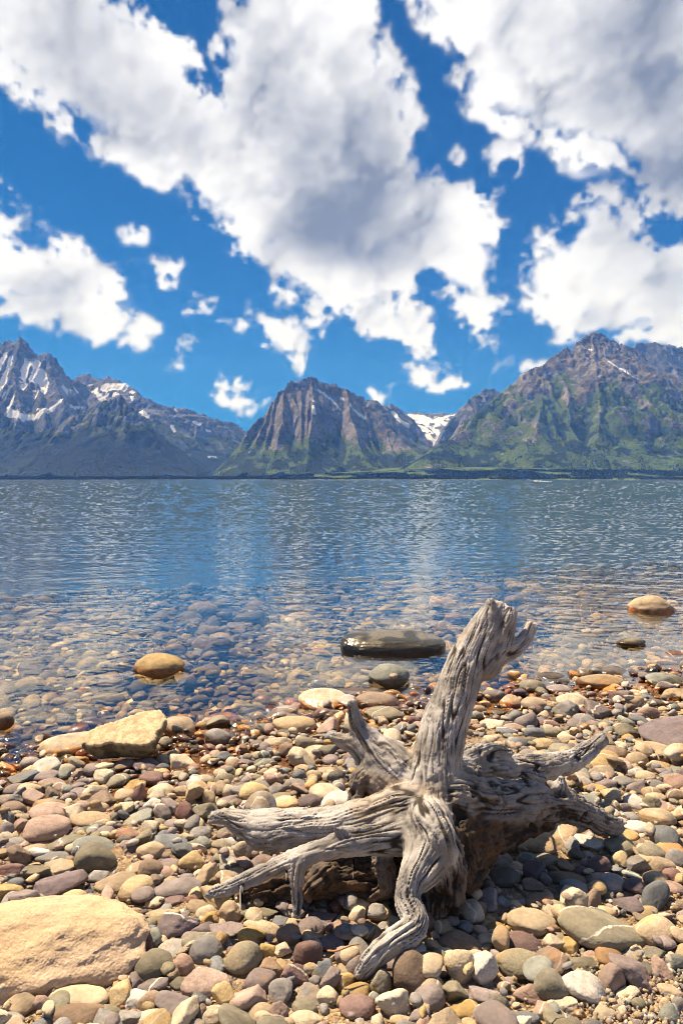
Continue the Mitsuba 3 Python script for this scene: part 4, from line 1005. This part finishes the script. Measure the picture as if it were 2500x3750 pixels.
(0.47,1.784,0.068,0.051,0.027,8,6,'r','large olive-grey speckled oval stone right of the faceted white stone|olive-grey oval stone'),
(0.551,1.969,0.077,0.057,0.028,8,1,'r','broad cream stone left of the biggest olive stone at the shadow edge|broad cream stone'),
(0.589,1.946,0.036,0.031,0.018,0,9,'a',''),
(0.495,1.872,0.057,0.04,0.021,5,8,'r',''),
(0.562,1.791,0.029,0.024,0.021,0,7,'a',''),
(0.444,1.94,0.031,0.026,0.018,5,13,'r',''),
(0.333,1.875,0.067,0.043,0.022,10,9,'r',''),
(0.212,1.659,0.04,0.034,0.027,-25,3,'r',''),
(0.279,1.668,0.031,0.027,0.029,0,6,'a',''),
(0.354,1.673,0.043,0.028,0.016,-5,3,'a',''),
(0.295,1.626,0.038,0.025,0.014,-20,13,'r',''),
(0.341,1.596,0.034,0.029,0.026,0,3,'r',''),
(0.462,1.674,0.043,0.032,0.018,30,7,'a',''),
(0.515,1.68,0.043,0.037,0.04,30,6,'r',''),
(0.422,1.59,0.041,0.022,0.013,0,5,'r','blue-grey rounded stone cut by the bottom edge right of centre|blue-grey stone at the bottom edge'),
(0.242,1.602,0.034,0.018,0.011,0,1,'r',''),
(0.142,1.603,0.031,0.017,0.01,0,1,'r',''),
(0.454,1.902,0.034,0.019,0.01,0,1,'a',''),
(0.473,1.619,0.022,0.018,0.017,10,7,'a',''),
(0.529,1.632,0.035,0.025,0.014,-15,1,'a',''),
(0.379,1.637,0.023,0.02,0.023,0,6,'r',''),
(0.728,1.903,0.127,0.084,0.042,22,6,'r','biggest smooth olive-grey stone at lower right with a cracked end|biggest olive-grey stone'),
(0.881,1.908,0.064,0.055,0.038,15,0,'r','large tan stone right of the biggest olive-grey stone|large tan stone'),
(0.714,1.809,0.046,0.037,0.019,25,10,'r','bright orange-ochre stone below the biggest olive-grey stone|orange-ochre stone'),
(0.622,1.782,0.052,0.03,0.016,5,6,'a',''),
(0.599,1.689,0.062,0.052,0.029,20,14,'r','large pale speckled stone at lower right below a domed olive stone|large pale speckled stone'),
(0.676,1.707,0.033,0.028,0.041,10,7,'r',''),
(0.774,1.758,0.036,0.031,0.017,0,11,'a',''),
(0.819,1.744,0.028,0.024,0.03,10,7,'a',''),
(0.868,1.773,0.023,0.02,0.029,10,12,'a',''),
(0.832,1.818,0.036,0.029,0.015,0,6,'a',''),
(0.616,1.848,0.031,0.026,0.023,-10,13,'a',''),
(0.573,1.846,0.03,0.025,0.028,10,1,'a',''),
(0.615,1.905,0.034,0.019,0.01,10,6,'r',''),
(0.619,1.606,0.03,0.022,0.013,0,1,'r',''),
(0.698,1.665,0.034,0.02,0.012,-25,1,'a',''),
(0.81,1.681,0.031,0.022,0.013,5,0,'r',''),
(0.801,1.62,0.017,0.015,0.022,0,4,'r',''),
(0.712,1.633,0.018,0.015,0.015,0,6,'r',''),
(0.77,1.623,0.015,0.013,0.019,0,0,'r',''),
(0.908,2.025,0.031,0.026,0.014,-20,2,'r',''),
(0.766,2.078,0.027,0.023,0.033,20,9,'p',''),
(0.862,2.055,0.047,0.04,0.019,0,15,'a',''),
(0.563,1.613,0.016,0.011,0.007,15,10,'r',''),
(1.83,4.829,0.168,0.142,0.064,5,0,'r','large smooth peach stone near the waterline right of the trunk|large peach stone'),
(2.065,5.183,0.132,0.112,0.051,10,4,'r',''),
(1.306,4.698,0.105,0.09,0.065,0,6,'r',''),
(1.485,4.659,0.09,0.077,0.038,0,3,'r',''),
(1.471,4.337,0.106,0.09,0.053,3,1,'r','smooth cream stone below the large peach stone|smooth cream stone'),
(1.221,4.312,0.092,0.079,0.049,0,0,'r',''),
(1.203,4.598,0.052,0.044,0.042,0,15,'a',''),
(1.007,4.497,0.069,0.059,0.055,0,4,'a',''),
(1.096,4.326,0.049,0.041,0.04,-30,9,'r',''),
(1.108,5.063,0.067,0.057,0.062,0,9,'r',''),
(1.228,4.906,0.055,0.047,0.022,-15,9,'r',''),
(1.569,5.052,0.124,0.103,0.037,8,6,'r',''),
(1.559,4.922,0.085,0.073,0.026,-5,12,'r',''),
(2.311,4.877,0.144,0.112,0.043,0,12,'r','long grey-green stone at the right edge near the waterline|long grey-green stone'),
(2.334,5.148,0.063,0.054,0.047,0,11,'a',''),
(2.343,5.336,0.06,0.051,0.031,0,13,'r',''),
(1.823,4.485,0.114,0.097,0.034,3,3,'a',''),
(1.544,4.086,0.096,0.082,0.05,25,3,'a',''),
(1.769,4.352,0.049,0.042,0.04,0,14,'a',''),
(1.026,4.049,0.05,0.042,0.046,0,4,'a',''),
(1.183,3.94,0.072,0.062,0.026,3,8,'r',''),
(1.36,3.892,0.079,0.068,0.024,3,3,'r',''),
(1.427,4.015,0.07,0.059,0.021,5,4,'r',''),
(0.989,3.873,0.079,0.055,0.024,3,7,'r',''),
(1.053,3.734,0.057,0.049,0.036,5,5,'r',''),
(1.168,3.76,0.061,0.052,0.031,5,6,'r',''),
(0.916,3.558,0.065,0.056,0.037,10,5,'r',''),
(1.043,3.545,0.065,0.055,0.035,0,2,'r','smooth buff egg-shaped stone just behind the right back root|buff egg stone'),
(1.199,3.644,0.052,0.044,0.032,0,1,'a',''),
(1.119,3.488,0.068,0.057,0.026,0,6,'r',''),
(0.923,3.828,0.066,0.054,0.02,0,5,'r',''),
(1.55,3.711,0.064,0.055,0.04,-10,6,'r',''),
(1.567,3.364,0.12,0.102,0.048,5,0,'r','large tan flat-topped stone at right in front of the flat mauve boulder|large flat-topped tan stone'),
(1.411,3.258,0.057,0.048,0.042,0,0,'r',''),
(1.346,3.396,0.08,0.068,0.036,5,9,'r',''),
(1.25,3.326,0.058,0.049,0.035,-15,9,'a',''),
(1.191,3.142,0.061,0.052,0.035,0,0,'a',''),
(1.481,3.179,0.062,0.052,0.032,5,1,'a',''),
(1.52,3.101,0.047,0.04,0.026,-5,12,'r',''),
(1.432,2.921,0.051,0.043,0.052,0,7,'r',''),
(1.254,3.038,0.053,0.045,0.023,10,4,'r',''),
(1.173,3.014,0.052,0.044,0.023,10,3,'a',''),
(1.274,2.949,0.042,0.036,0.029,-15,3,'a',''),
(1.372,2.959,0.042,0.036,0.025,5,4,'a',''),
(1.316,2.903,0.041,0.035,0.024,0,0,'r',''),
(1.375,3.088,0.047,0.04,0.021,0,0,'r',''),
(1.06,3.069,0.06,0.051,0.03,-10,0,'r',''),
(1.098,2.968,0.061,0.035,0.018,5,13,'r',''),
(0.864,3.948,0.077,0.065,0.023,0,1,'a',''),
(0.806,4.064,0.041,0.035,0.042,0,12,'a',''),
(2.183,4.454,0.091,0.077,0.052,-10,0,'a',''),
(1.221,2.634,0.067,0.057,0.035,5,1,'r','big smooth cream stone at the right beside the tip of the right front root|big smooth cream stone'),
(1.13,2.59,0.063,0.047,0.019,10,14,'r',''),
(1.042,2.524,0.057,0.045,0.017,-5,13,'r',''),
(0.886,2.451,0.053,0.045,0.028,5,14,'a',''),
(0.987,2.415,0.057,0.048,0.029,-5,6,'r',''),
(0.956,2.346,0.026,0.022,0.027,0,5,'a',''),
(0.861,2.285,0.035,0.03,0.034,5,8,'r',''),
(0.994,2.284,0.042,0.036,0.032,0,4,'a',''),
(1.069,2.276,0.042,0.036,0.028,10,0,'r',''),
(1.15,2.397,0.054,0.041,0.017,-10,10,'r',''),
(1.139,2.314,0.04,0.034,0.036,0,4,'r',''),
(1.008,2.193,0.04,0.034,0.027,15,0,'r',''),
(1.042,2.153,0.04,0.034,0.018,5,7,'r',''),
(0.689,2.34,0.057,0.047,0.02,5,6,'r',''),
(0.634,2.247,0.041,0.035,0.031,0,15,'a',''),
(0.527,2.221,0.054,0.046,0.032,10,11,'r',''),
(0.612,2.184,0.036,0.028,0.012,5,9,'r',''),
(0.735,2.22,0.061,0.039,0.018,5,9,'r',''),
(0.729,2.137,0.044,0.037,0.031,5,5,'r',''),
(0.861,2.172,0.04,0.034,0.03,-10,4,'r',''),
(0.933,2.155,0.051,0.043,0.029,-5,15,'a',''),
(0.608,2.097,0.051,0.042,0.02,0,9,'a',''),
(0.444,2.192,0.047,0.04,0.028,0,9,'r',''),
(0.666,2.45,0.093,0.072,0.029,-5,0,'a',''),
(0.545,2.337,0.045,0.039,0.017,-10,4,'r',''),
(0.799,2.262,0.028,0.024,0.02,0,8,'a',''),
(0.752,2.299,0.035,0.03,0.021,20,0,'a',''),
(1.315,2.854,0.044,0.037,0.019,5,0,'r',''),
(1.311,2.743,0.053,0.045,0.018,5,7,'a',''),
(1.134,2.683,0.038,0.033,0.014,0,4,'r',''),
(0.942,2.239,0.037,0.022,0.011,0,12,'a',''),
(-0.115,4.414,0.167,0.142,0.06,5,1,'r','large mottled cream stone at the waterline above the left root spike|mottled cream stone'),
(0.232,4.429,0.154,0.131,0.057,8,9,'r',''),
(0.264,4.15,0.131,0.112,0.044,3,6,'r',''),
(0.345,4.946,0.151,0.129,0.087,5,12,'r','big half-wet grey stone at the waterline left of the trunk|half-wet grey stone'),
(-0.273,3.962,0.129,0.11,0.051,3,0,'r','large veined tan stone below the mottled cream stone|veined tan stone'),
(-0.07,3.882,0.075,0.064,0.054,5,7,'a',''),
(-0.72,4.211,0.116,0.099,0.036,0,7,'r',''),
(-0.379,4.235,0.108,0.092,0.039,-10,4,'r',''),
(-0.579,4.444,0.095,0.081,0.033,5,11,'a',''),
(-0.896,5.24,0.08,0.068,0.024,0,9,'r',''),
(-0.602,5.056,0.057,0.048,0.038,-20,10,'r',''),
(-0.499,5.118,0.057,0.049,0.026,0,10,'r',''),
(-0.365,4.725,0.068,0.056,0.02,0,6,'r',''),
(-0.584,4.783,0.054,0.046,0.024,0,9,'r',''),
(0.086,4.863,0.099,0.084,0.032,3,8,'r',''),
(-0.686,3.784,0.081,0.069,0.052,10,4,'r',''),
(-0.183,3.616,0.063,0.053,0.047,-10,6,'r',''),
(-0.142,3.52,0.072,0.061,0.025,-8,1,'r',''),
(-0.045,4.154,0.068,0.058,0.035,-10,4,'a',''),
(0.178,3.919,0.044,0.037,0.022,10,10,'a','small bright orange stone beside the left root spike|small orange stone'),
(-0.771,3.9,0.068,0.058,0.026,0,0,'r',''),
(-0.312,3.129,0.048,0.041,0.038,10,7,'a',''),
(-0.604,3.49,0.05,0.042,0.03,0,5,'a',''),
(-0.542,3.411,0.045,0.038,0.03,0,0,'r',''),
(-0.574,3.318,0.051,0.043,0.023,0,3,'a',''),
(-0.542,3.171,0.045,0.039,0.027,5,6,'r',''),
(-0.382,2.98,0.067,0.057,0.047,-15,2,'r',''),
(-0.134,2.881,0.051,0.044,0.027,0,15,'r','dark purple rounded stone just above the longest left root|purple stone above the root'),
(-0.062,2.951,0.081,0.069,0.034,10,1,'r',''),
(-0.477,2.926,0.048,0.041,0.027,-15,3,'a',''),
(-0.234,2.883,0.056,0.048,0.019,0,1,'r',''),
(-0.264,2.954,0.051,0.044,0.017,-5,6,'r',''),
(-0.128,3.179,0.042,0.036,0.028,0,0,'r',''),
(-0.294,3.53,0.05,0.043,0.043,10,9,'a',''),
(-0.454,3.656,0.041,0.035,0.029,0,4,'r',''),
(-0.054,3.385,0.045,0.038,0.025,0,3,'r',''),
(-0.456,3.09,0.041,0.035,0.018,-10,15,'r',''),
(-0.638,3.165,0.048,0.041,0.03,0,1,'r',''),
(-1.396,5.226,0.192,0.163,0.079,2,13,'r','ochre and white rounded stone standing in shallow water at left|ochre stone in the shallows'),
(-1.508,4.19,0.092,0.078,0.045,0,8,'r',''),
(-1.737,4.3,0.077,0.066,0.049,0,11,'r',''),
(-1.31,4.198,0.084,0.071,0.037,0,8,'r',''),
(-1.343,5.689,0.125,0.097,0.038,0,7,'r',''),
(2.554,6.025,0.133,0.113,0.04,0,6,'r','dark wet olive stone breaking the surface at right|wet olive stone in the shallows'),
(2.78,5.697,0.137,0.116,0.064,0,9,'r',''),
(-1.996,4.158,0.058,0.049,0.04,0,10,'r',''),
(-2.118,4.644,0.111,0.095,0.033,0,12,'r',''),
]
STONES = []                                   # dicts: x y z a b c yaw tilt roll col kind label short
HM_X0, HM_Y0, CELL = -4.6, 0.9, 0.012
hx, hy = np.arange(HM_X0, 5.4, CELL), np.arange(HM_Y0, 12.0, CELL)
HMAP = ground_z(*np.meshgrid(hx, hy)).astype(np.float32)


def footprint(x, y, a, b, yaw):
    R = max(a, b)
    i0, i1 = max(int((y - R - HM_Y0) / CELL), 0), min(int((y + R - HM_Y0) / CELL) + 2, len(hy))
    j0, j1 = max(int((x - R - HM_X0) / CELL), 0), min(int((x + R - HM_X0) / CELL) + 2, len(hx))
    dx, dy = hx[j0:j1][None, :] - x, hy[i0:i1][:, None] - y
    u, w = dx * math.cos(yaw) + dy * math.sin(yaw), -dx * math.sin(yaw) + dy * math.cos(yaw)
    return (slice(i0, i1), slice(j0, j1)), (u / a) ** 2 + (w / b) ** 2


def settle(s, z=None):
    w, q = footprint(s['x'], s['y'], s['a'], s['b'], s['yaw'])
    m = q < .8
    if not m.any():
        return
    s['z'] = float(np.quantile(HMAP[w][m], .55) + .52 * s['c']) if z is None else z
    top = s['z'] + .95 * s['c'] * np.sqrt(np.clip(1 - q, 0, 1))
    HMAP[w] = np.where(q < 1, np.maximum(HMAP[w], top), HMAP[w])
    STONES.append(s)


# three big rocks of their own
BIG = []                                      # (x, y, radius): no loose stones inside


def rock(name, bsdf, x, y, z, size, kind, seed, yaw, tilt, roll, label, cat, level=4, col=0, dents=.0, notch=False):
    r = np.random.default_rng(seed)
    ICO.append(trimesh.creation.icosphere(subdivisions=level))
    v = stone_shape(r, kind, len(ICO) - 1)
    if dents:
        nn = v / np.linalg.norm(v, axis=1, keepdims=True)
        v = v + nn * dents * (meshkit.fbm(v * 2.1 + seed, 5, 3) - .5)[:, None]
    if notch:                                   # a lower lobe at the right end
        v = np.sign(v) * np.abs(v) ** np.array([.62, .8, .5])
        v[:, 2] *= 1 - .16 * smoothstep_np(.55, .68, v[:, 0]) - .10 * np.exp(-((v[:, 0] - .52) / .07) ** 2)
    v = (v * size) @ rotate(yaw, tilt, roll).T + [x, y, z]
    key = numbered(name)
    put(key, (v, np.array(ICO[-1].faces)), bsdf, smooth=True, uv=np.tile([col + .5, (seed % 60 + .5) / 64], (len(v), 1)))
    tell(key, label, cat)
    ICO.pop()
    e = dict(x=x, y=y, a=size[0] * .97, b=size[1] * .97, c=size[2], yaw=yaw)
    w, q = footprint(x, y, e['a'], e['b'], yaw)
    HMAP[w] = np.where(q < 1, np.maximum(HMAP[w], z + .95 * size[2] * np.sqrt(np.clip(1 - q, 0, 1))), HMAP[w])
    BIG.append((x, y, e['a'], e['b'], yaw))
    return key


MARKS = []                                    # (x, y, short name) by which the other stones are told apart
rock('boulder', 'sandy_stone', -.885, 1.87, .118, (.345, .185, .135), 'f', 5, .06, -.13, .06, 'big rough sandy pink-tan boulder at the lower left edge of the beach', 'boulder', 5, dents=.34)
rock('boulder_in_water', 'wet_stone', .445, 5.92, -.01, (.455, .24, .125), 'f', 9, .02, .0, .03, 'flat dark olive boulder standing out of the water left of the trunk top', 'boulder', 5, 11, .11, notch=True)
rock('boulder_in_water', 'stone', 3.48, 7.62, -.01, (.29, .2, .165), 'r', 13, .1, .12, .0, 'pale tan boulder with a wet foot in the water at the right edge', 'boulder', 4, 0, .08)
rock('boulder', 'stone', 2.02, 3.55, .10, (.46, .32, .085), 'f', 21, -.1, .04, -.04, 'broad flat mauve boulder buried in the beach at the right edge', 'boulder', 4, 15, .05)
MARKS += [(-.885, 1.87, 'the sandy boulder'), (.445, 5.92, 'the dark boulder in the water'), (3.48, 7.62, 'the pale boulder in the water'), (2.02, 3.55, 'the flat mauve boulder')]


def slab():
    """A broken slab, its split face up and towards the sun, its rough rim below."""
    r = np.random.default_rng(3)
    out = np.array([(-.205, -.03), (-.19, .035), (-.13, .075), (-.05, .105), (.04, .15), (.125, .165), (.175, .135), (.20, .07), (.18, -.01), (.165, -.075), (.115, -.105), (.02, -.085), (-.07, -.072), (-.125, -.085), (-.17, -.07)])
    c = catmull(np.vstack([out, out[:1]]), .012)[:-1]; c = c + .004 * r.normal(size=c.shape)
    rings = [(0.02, .0), (.35, .0), (.7, .0), (.9, -.001), (.975, -.004), (1.0, -.012), (1.0, -.035), (.93, -.065), (.80, -.095), (.55, -.12), (.02, -.125)]
    v = np.vstack([np.column_stack([c * s, np.full(len(c), z)]) for s, z in rings])
    nr, nc = len(rings), len(c)
    v += .010 * np.stack([meshkit.fbm(v * 28 + 9 * k, 3, 5 + k) - .5 for k in range(3)], -1) * np.repeat([.5, .5, .5, .5, .6, .8, 1.6, 2.2, 2, 1, 1], nc)[:, None]
    f = []
    for i in range(nr - 1):
        for j in range(nc):
            a, b = i * nc + j, i * nc + (j + 1) % nc
            f += [(a, b, a + nc), (b, b + nc, a + nc)]
    uv = np.column_stack([np.repeat([1, 1, 1, 1, 1, .75, .1, 0, 0, 0, 0], nc), np.zeros(len(v))])
    v = v @ rotate(.05, -.06, .34).T + [-1.10, 3.45, .175]
    f, cut = np.array(f), 5 * nc
    top, side = f[f.max(1) < cut + nc], f[f.max(1) >= cut + nc]
    side = np.where(side < cut, side, side + nc) if False else side - cut + (cut + nc)
    v, uv = np.vstack([v[:cut + nc], v[cut:]]), np.vstack([uv[:cut + nc], uv[cut:] * [0, 1]])
    put('broken_slab', (v, np.vstack([top, side])), 'split_stone', smooth=True, uv=uv)
    tell('broken_slab', 'pale broken slab with a flat split face lying by the waterline at left', 'stone slab')
    BIG.append((-1.10, 3.45, .19, .12, .05)); MARKS.append((-1.10, 3.45, 'the broken slab'))
    w, q = footprint(-1.10, 3.45, .2, .13, .05)
    HMAP[w] = np.where(q < 1, np.maximum(HMAP[w], .2), HMAP[w])


slab()
srng = np.random.default_rng(5)
for e in CHOSEN:
    x, y, a, b, c, tilt, col, kind = e[:8]
    text = e[8] if len(e) > 8 else ''
    lab, _, short = text.partition('|')
    s = dict(x=x, y=y, a=a, b=b, c=c, yaw=srng.uniform(-.22, .22), tilt=math.radians(tilt) * .7, roll=srng.uniform(-.15, .15), col=col, kind=kind, label=lab, chosen=True)
    on_boulder = text.startswith(('peach egg', 'dark red-mauve egg'))
    zz = float(ground_z(x, y)) + .45 * c + (.02 if on_boulder else 0)
    settle(s, max(zz, .3 * c) if lab and inland(x, y) < 0 else zz)
    if short:
        MARKS.append((x, y, 'the ' + short))
MARKS += [(.15, 1.74, 'the front root tip'), (-.23, 2.0, 'the lower left root tip'), (1.0, 2.5, 'the right front root tip'), (.99, 2.95, 'the right back root tip')]

HERO_XY = np.array([(s['x'], s['y'], s['a'], s['b'], s['yaw']) for s in STONES] + [(x, y, a * 1.3, b * 1.3, t) for x, y, a, b, t in BIG])
COL_P = np.array([16, 15, 8, 12, 12, 5, 9, 7, 2, 5, 1, 1.2, 3.5, 2.4, 4, 3]); COL_P /= COL_P.sum()


def scatter(n, sizes, x_half, y0, y1, under, choices=5):
    """Loose stones, each dropped on the lowest of a few places."""
    for i in range(n):
        best = None
        size = sizes(srng)
        for _ in range(choices):
            y = srng.uniform(y0, y1); x = srng.uniform(-1, 1) * x_half(y)
            if (inland(x, y) < 0) != under or not (HM_X0 + .2 < x < 5.2):
                continue
            if x > .60 and y < 1.80 and srng.random() < .75:          # an open patch of gravel
                continue
            if under and size > .085 and inland(x, y) > -1.1:       # big ones would stand out of the water
                continue
            dx, dy = x - HERO_XY[:, 0], y - HERO_XY[:, 1]
            if ((dx / (HERO_XY[:, 2] * .8 + size * .35)) ** 2 + (dy / (HERO_XY[:, 3] * .8 + size * .35)) ** 2 < 1).any():
                continue
            iy, ix = min(int((y - HM_Y0) / CELL), len(hy) - 1), min(max(int((x - HM_X0) / CELL), 0), len(hx) - 1)
            lift = HMAP[iy, ix] - ground_z(x, y)
            if best is None or lift < best[0]:
                best = (lift, x, y)
        if best is None or best[0] > .022 + .9 * size:
            continue
        a = size; b = a * srng.uniform(.52, .95); c = a * srng.uniform(.30, .68)
        settle(dict(x=best[1], y=best[2], a=a, b=b, c=c, yaw=srng.uniform(0, 6.28), tilt=srng.normal(0, .22), roll=srng.normal(0, .22), col=int(srng.choice(16, p=COL_P)),
                    kind='raarfaa'[srng.integers(7)], label='', chosen=False))


lognormal = lambda med, sg, lo, hi: (lambda r: float(np.clip(med * math.exp(r.normal(0, sg)), lo, hi)))
half_view = lambda y: .53 * y + .75
scatter(700, lognormal(.08, .35, .045, .2), lambda y: .6 * y + .8, 3.2, 8.6, True, 3)
scatter(2600, lognormal(.046, .3, .025, .10), lambda y: .6 * y + .6, 3.2, 8.5, True, 4)
scatter(2300, lognormal(.031, .45, .015, .085), half_view, 1.25, 6.3, False, 6)
scatter(3600, lognormal(.019, .4, .009, .045), half_view, 1.25, 6.2, False, 7)



def scatter_far(n):
    """Stones on the lake bed farther out, lying singly."""
    for i in range(n):
        y = srng.uniform(8.2, 17.0); x = srng.uniform(-1, 1) * (.55 * y + .6)
        if inland(x, y) > -2:
            continue
        a = float(np.clip(.085 * math.exp(srng.normal(0, .4)), .04, .24)); c = a * srng.uniform(.3, .6)
        STONES.append(dict(x=x, y=y, z=float(ground_z(x, y)) + .45 * c, a=a, b=a * srng.uniform(.55, .95), c=c, yaw=srng.uniform(0, 6.28), tilt=srng.normal(0, .1), roll=srng.normal(0, .1),
                           col=int(srng.choice(16, p=COL_P)), kind='raarfaa'[srng.integers(7)], label='', chosen=False))


scatter_far(2600)

# which stones show, and how large: a coarse depth-sorted picture of ellipses from the camera's side of the beach
order = sorted(range(len(STONES)), key=lambda i: -STONES[i]['y'])
IMW, IMH = 682, 1024
ids = np.full((IMH, IMW), -1, np.int32)
for i in order:
    s = STONES[i]
    f = 682 / s['y']; cx = 341 + s['x'] * f; cy = 480 + (EYE - s['z']) * f
    th = math.atan2(EYE - s['z'], s['y'])
    ra = f * math.hypot(s['a'] * math.cos(s['yaw']), s['b'] * math.sin(s['yaw'])); bb = math.hypot(s['b'] * math.cos(s['yaw']), s['a'] * math.sin(s['yaw']))
    rb = f * math.hypot(s['c'] * math.cos(th), bb * math.sin(th))
    s['px'] = 2 * max(ra, rb); s['seen'] = 0
    x0, x1, y0, y1 = max(int(cx - ra), 0), min(int(cx + ra) + 2, IMW), max(int(cy - rb), 0), min(int(cy + rb) + 2, IMH)
    if x0 < x1 and y0 < y1:
        gxx, gyy = np.arange(x0, x1)[None], np.arange(y0, y1)[:, None]
        m = ((gxx - cx) / ra) ** 2 + ((gyy - cy) / rb) ** 2 < 1
        ids[y0:y1, x0:x1][m] = i
sv = stump_v[::2]
u, w = (341 + 682 * sv[:, 0] / sv[:, 1]).astype(int), (480 + 682 * (EYE - sv[:, 2]) / sv[:, 1]).astype(int)
for du in (-1, 0, 1):
    for dw in (-1, 0, 1):
        uu, ww = u + du, w + dw
        ok = (uu >= 0) & (uu < IMW) & (ww >= 0) & (ww < IMH)
        ids[ww[ok], uu[ok]] = -2
seen = np.bincount(ids[ids >= 0], minlength=len(STONES))
for i, s in enumerate(STONES):
    s['seen'] = int(seen[i]) * (1.0 if inland(s['x'], s['y']) > -.3 else .25) + (4000 if s['label'] and seen[i] > 25 else 0)
shown = sorted(range(len(STONES)), key=lambda i: -STONES[i]['seen'])[:300]
shown_set = set(shown)


def stone_mesh(s, level, unique):
    r = np.random.default_rng(int(abs(s['x'] * 7919 + s['y'] * 104729) * 1000) % 2**31)
    v = stone_shape(r, s['kind'], level) if unique or s['kind'] == 'p' else LIB[(s['kind'], level)][r.integers(24)]
    v = (v * [s['a'], s['b'], s['c']]) @ rotate(s['yaw'], s['tilt'], s['roll']).T + [s['x'], s['y'], s['z']]
    return v, np.array(ICO[level].faces), np.tile([s['col'] + .5, (r.integers(64) + .5) / 64], (len(v), 1))


SIZE = lambda s: 'large' if s['a'] > .075 else 'small' if s['a'] < .042 else 'mid-sized'
FORM = {'r': 'rounded', 'f': 'flat', 'a': 'angular', 'p': 'pointed'}
entries = []
for i in shown:
    s = STONES[i]
    key = numbered('cobble')
    v, f, uv = stone_mesh(s, 3 if s['px'] > 22 else 2, True)
    put(key, (v, f), 'stone', smooth=True, uv=uv)
    where = ''
    if not s['label']:
        far = [(math.hypot(s['x'] - m[0], s['y'] - m[1]), m) for m in MARKS]
        d, m = min(far, key=lambda t: t[0])
        dx, dy = s['x'] - m[0], s['y'] - m[1]
        where = ('right of' if dx > 0 else 'left of') if abs(dx) > abs(dy) * 1.1 else ('behind' if dy > 0 else 'in front of')
        s['desc'] = f"{SIZE(s)} {FORM[s['kind']]} {NAMES[s['col']]} stone"
        entries.append((s['desc'] + f' {where} {m[2]}', d, key))
    tell(key, s['label'] or 'x', 'stone', 'cobbles on the shore')
same = {}
for text, d, key in entries:
    same.setdefault(text, []).append((d, key))
ORD = ['nearest', 'second nearest', 'third nearest', 'fourth nearest', 'fifth nearest', 'sixth nearest', 'seventh nearest', 'eighth nearest', 'ninth nearest', 'tenth nearest']
for text, group in same.items():
    for j, (d, key) in enumerate(sorted(group)):
        labels[key]['label'] = text if len(group) == 1 else text + ', ' + ORD[min(j, 9)] + ' to it'


def heap(key, members, label, level_of):
    V, Fc, U, at = [], [], [], 0
    for s in members:
        v, f, uv = stone_mesh(s, level_of(s), False)
        V.append(v); Fc.append(f + at); U.append(uv); at += len(v)
    V, Fc, U = np.vstack(V), np.vstack(Fc), np.vstack(U)
    put(key, (V, Fc), 'stone', smooth=True, uv=U)
    tell(key, label, 'stones', kind='stuff')
    return len(Fc)


rest = [s for i, s in enumerate(STONES) if i not in shown_set]
lev = lambda s: 2 if s['px'] > 19 else 1
heap('loose_cobbles', [s for s in rest if inland(s['x'], s['y']) >= 0], 'countless smaller cobbles and pebbles covering the beach', lev)
heap('sunken_cobbles', [s for s in rest if inland(s['x'], s['y']) < 0], 'stones lying under the clear shallow water', lambda s: 2 if s['px'] > 22 else 1)


def fine_pebbles():
    r = np.random.default_rng(8)
    n = 7000
    y = r.uniform(1.3, 4.6, n); x = r.uniform(-1, 1, n) * (.53 * y + .3)
    y[:2500], x[:2500] = r.uniform(1.45, 1.85, 2500), r.uniform(.5, 1.05, 2500)
    ok = inland(x, y) > 0
    y, x = y[ok], x[ok]
    size = np.clip(.0055 * np.exp(r.normal(0, .4, len(x))), .003, .012)
    base = ICO[1].vertices if False else ICO[0].vertices
    z = ground_z(x, y) + .008
    sc = size[:, None] * r.uniform(.55, 1.2, (len(x), 3))
    ang = r.uniform(0, 6.28, len(x))
    v = base[None] * sc[:, None]
    v = np.stack([v[..., 0] * np.cos(ang)[:, None] - v[..., 1] * np.sin(ang)[:, None], v[..., 0] * np.sin(ang)[:, None] + v[..., 1] * np.cos(ang)[:, None], v[..., 2]], -1) + np.stack([x, y, z], -1)[:, None]
    f = (np.array(ICO[0].faces)[None] + len(base) * np.arange(len(x))[:, None, None]).reshape(-1, 3)
    uv = np.repeat(np.stack([r.choice(16, len(x), p=COL_P) + .5, (r.integers(0, 64, len(x)) + .5) / 64], -1), len(base), 0)
    put('fine_gravel', (v.reshape(-1, 3), f), 'stone', smooth=True, uv=uv)
    tell('fine_gravel', 'fine gravel between the cobbles', 'gravel', kind='stuff')


fine_pebbles()
print('triangles', sum(len(w[1]) for w in meshkit.WRITTEN.values()), 'stones', len(STONES))
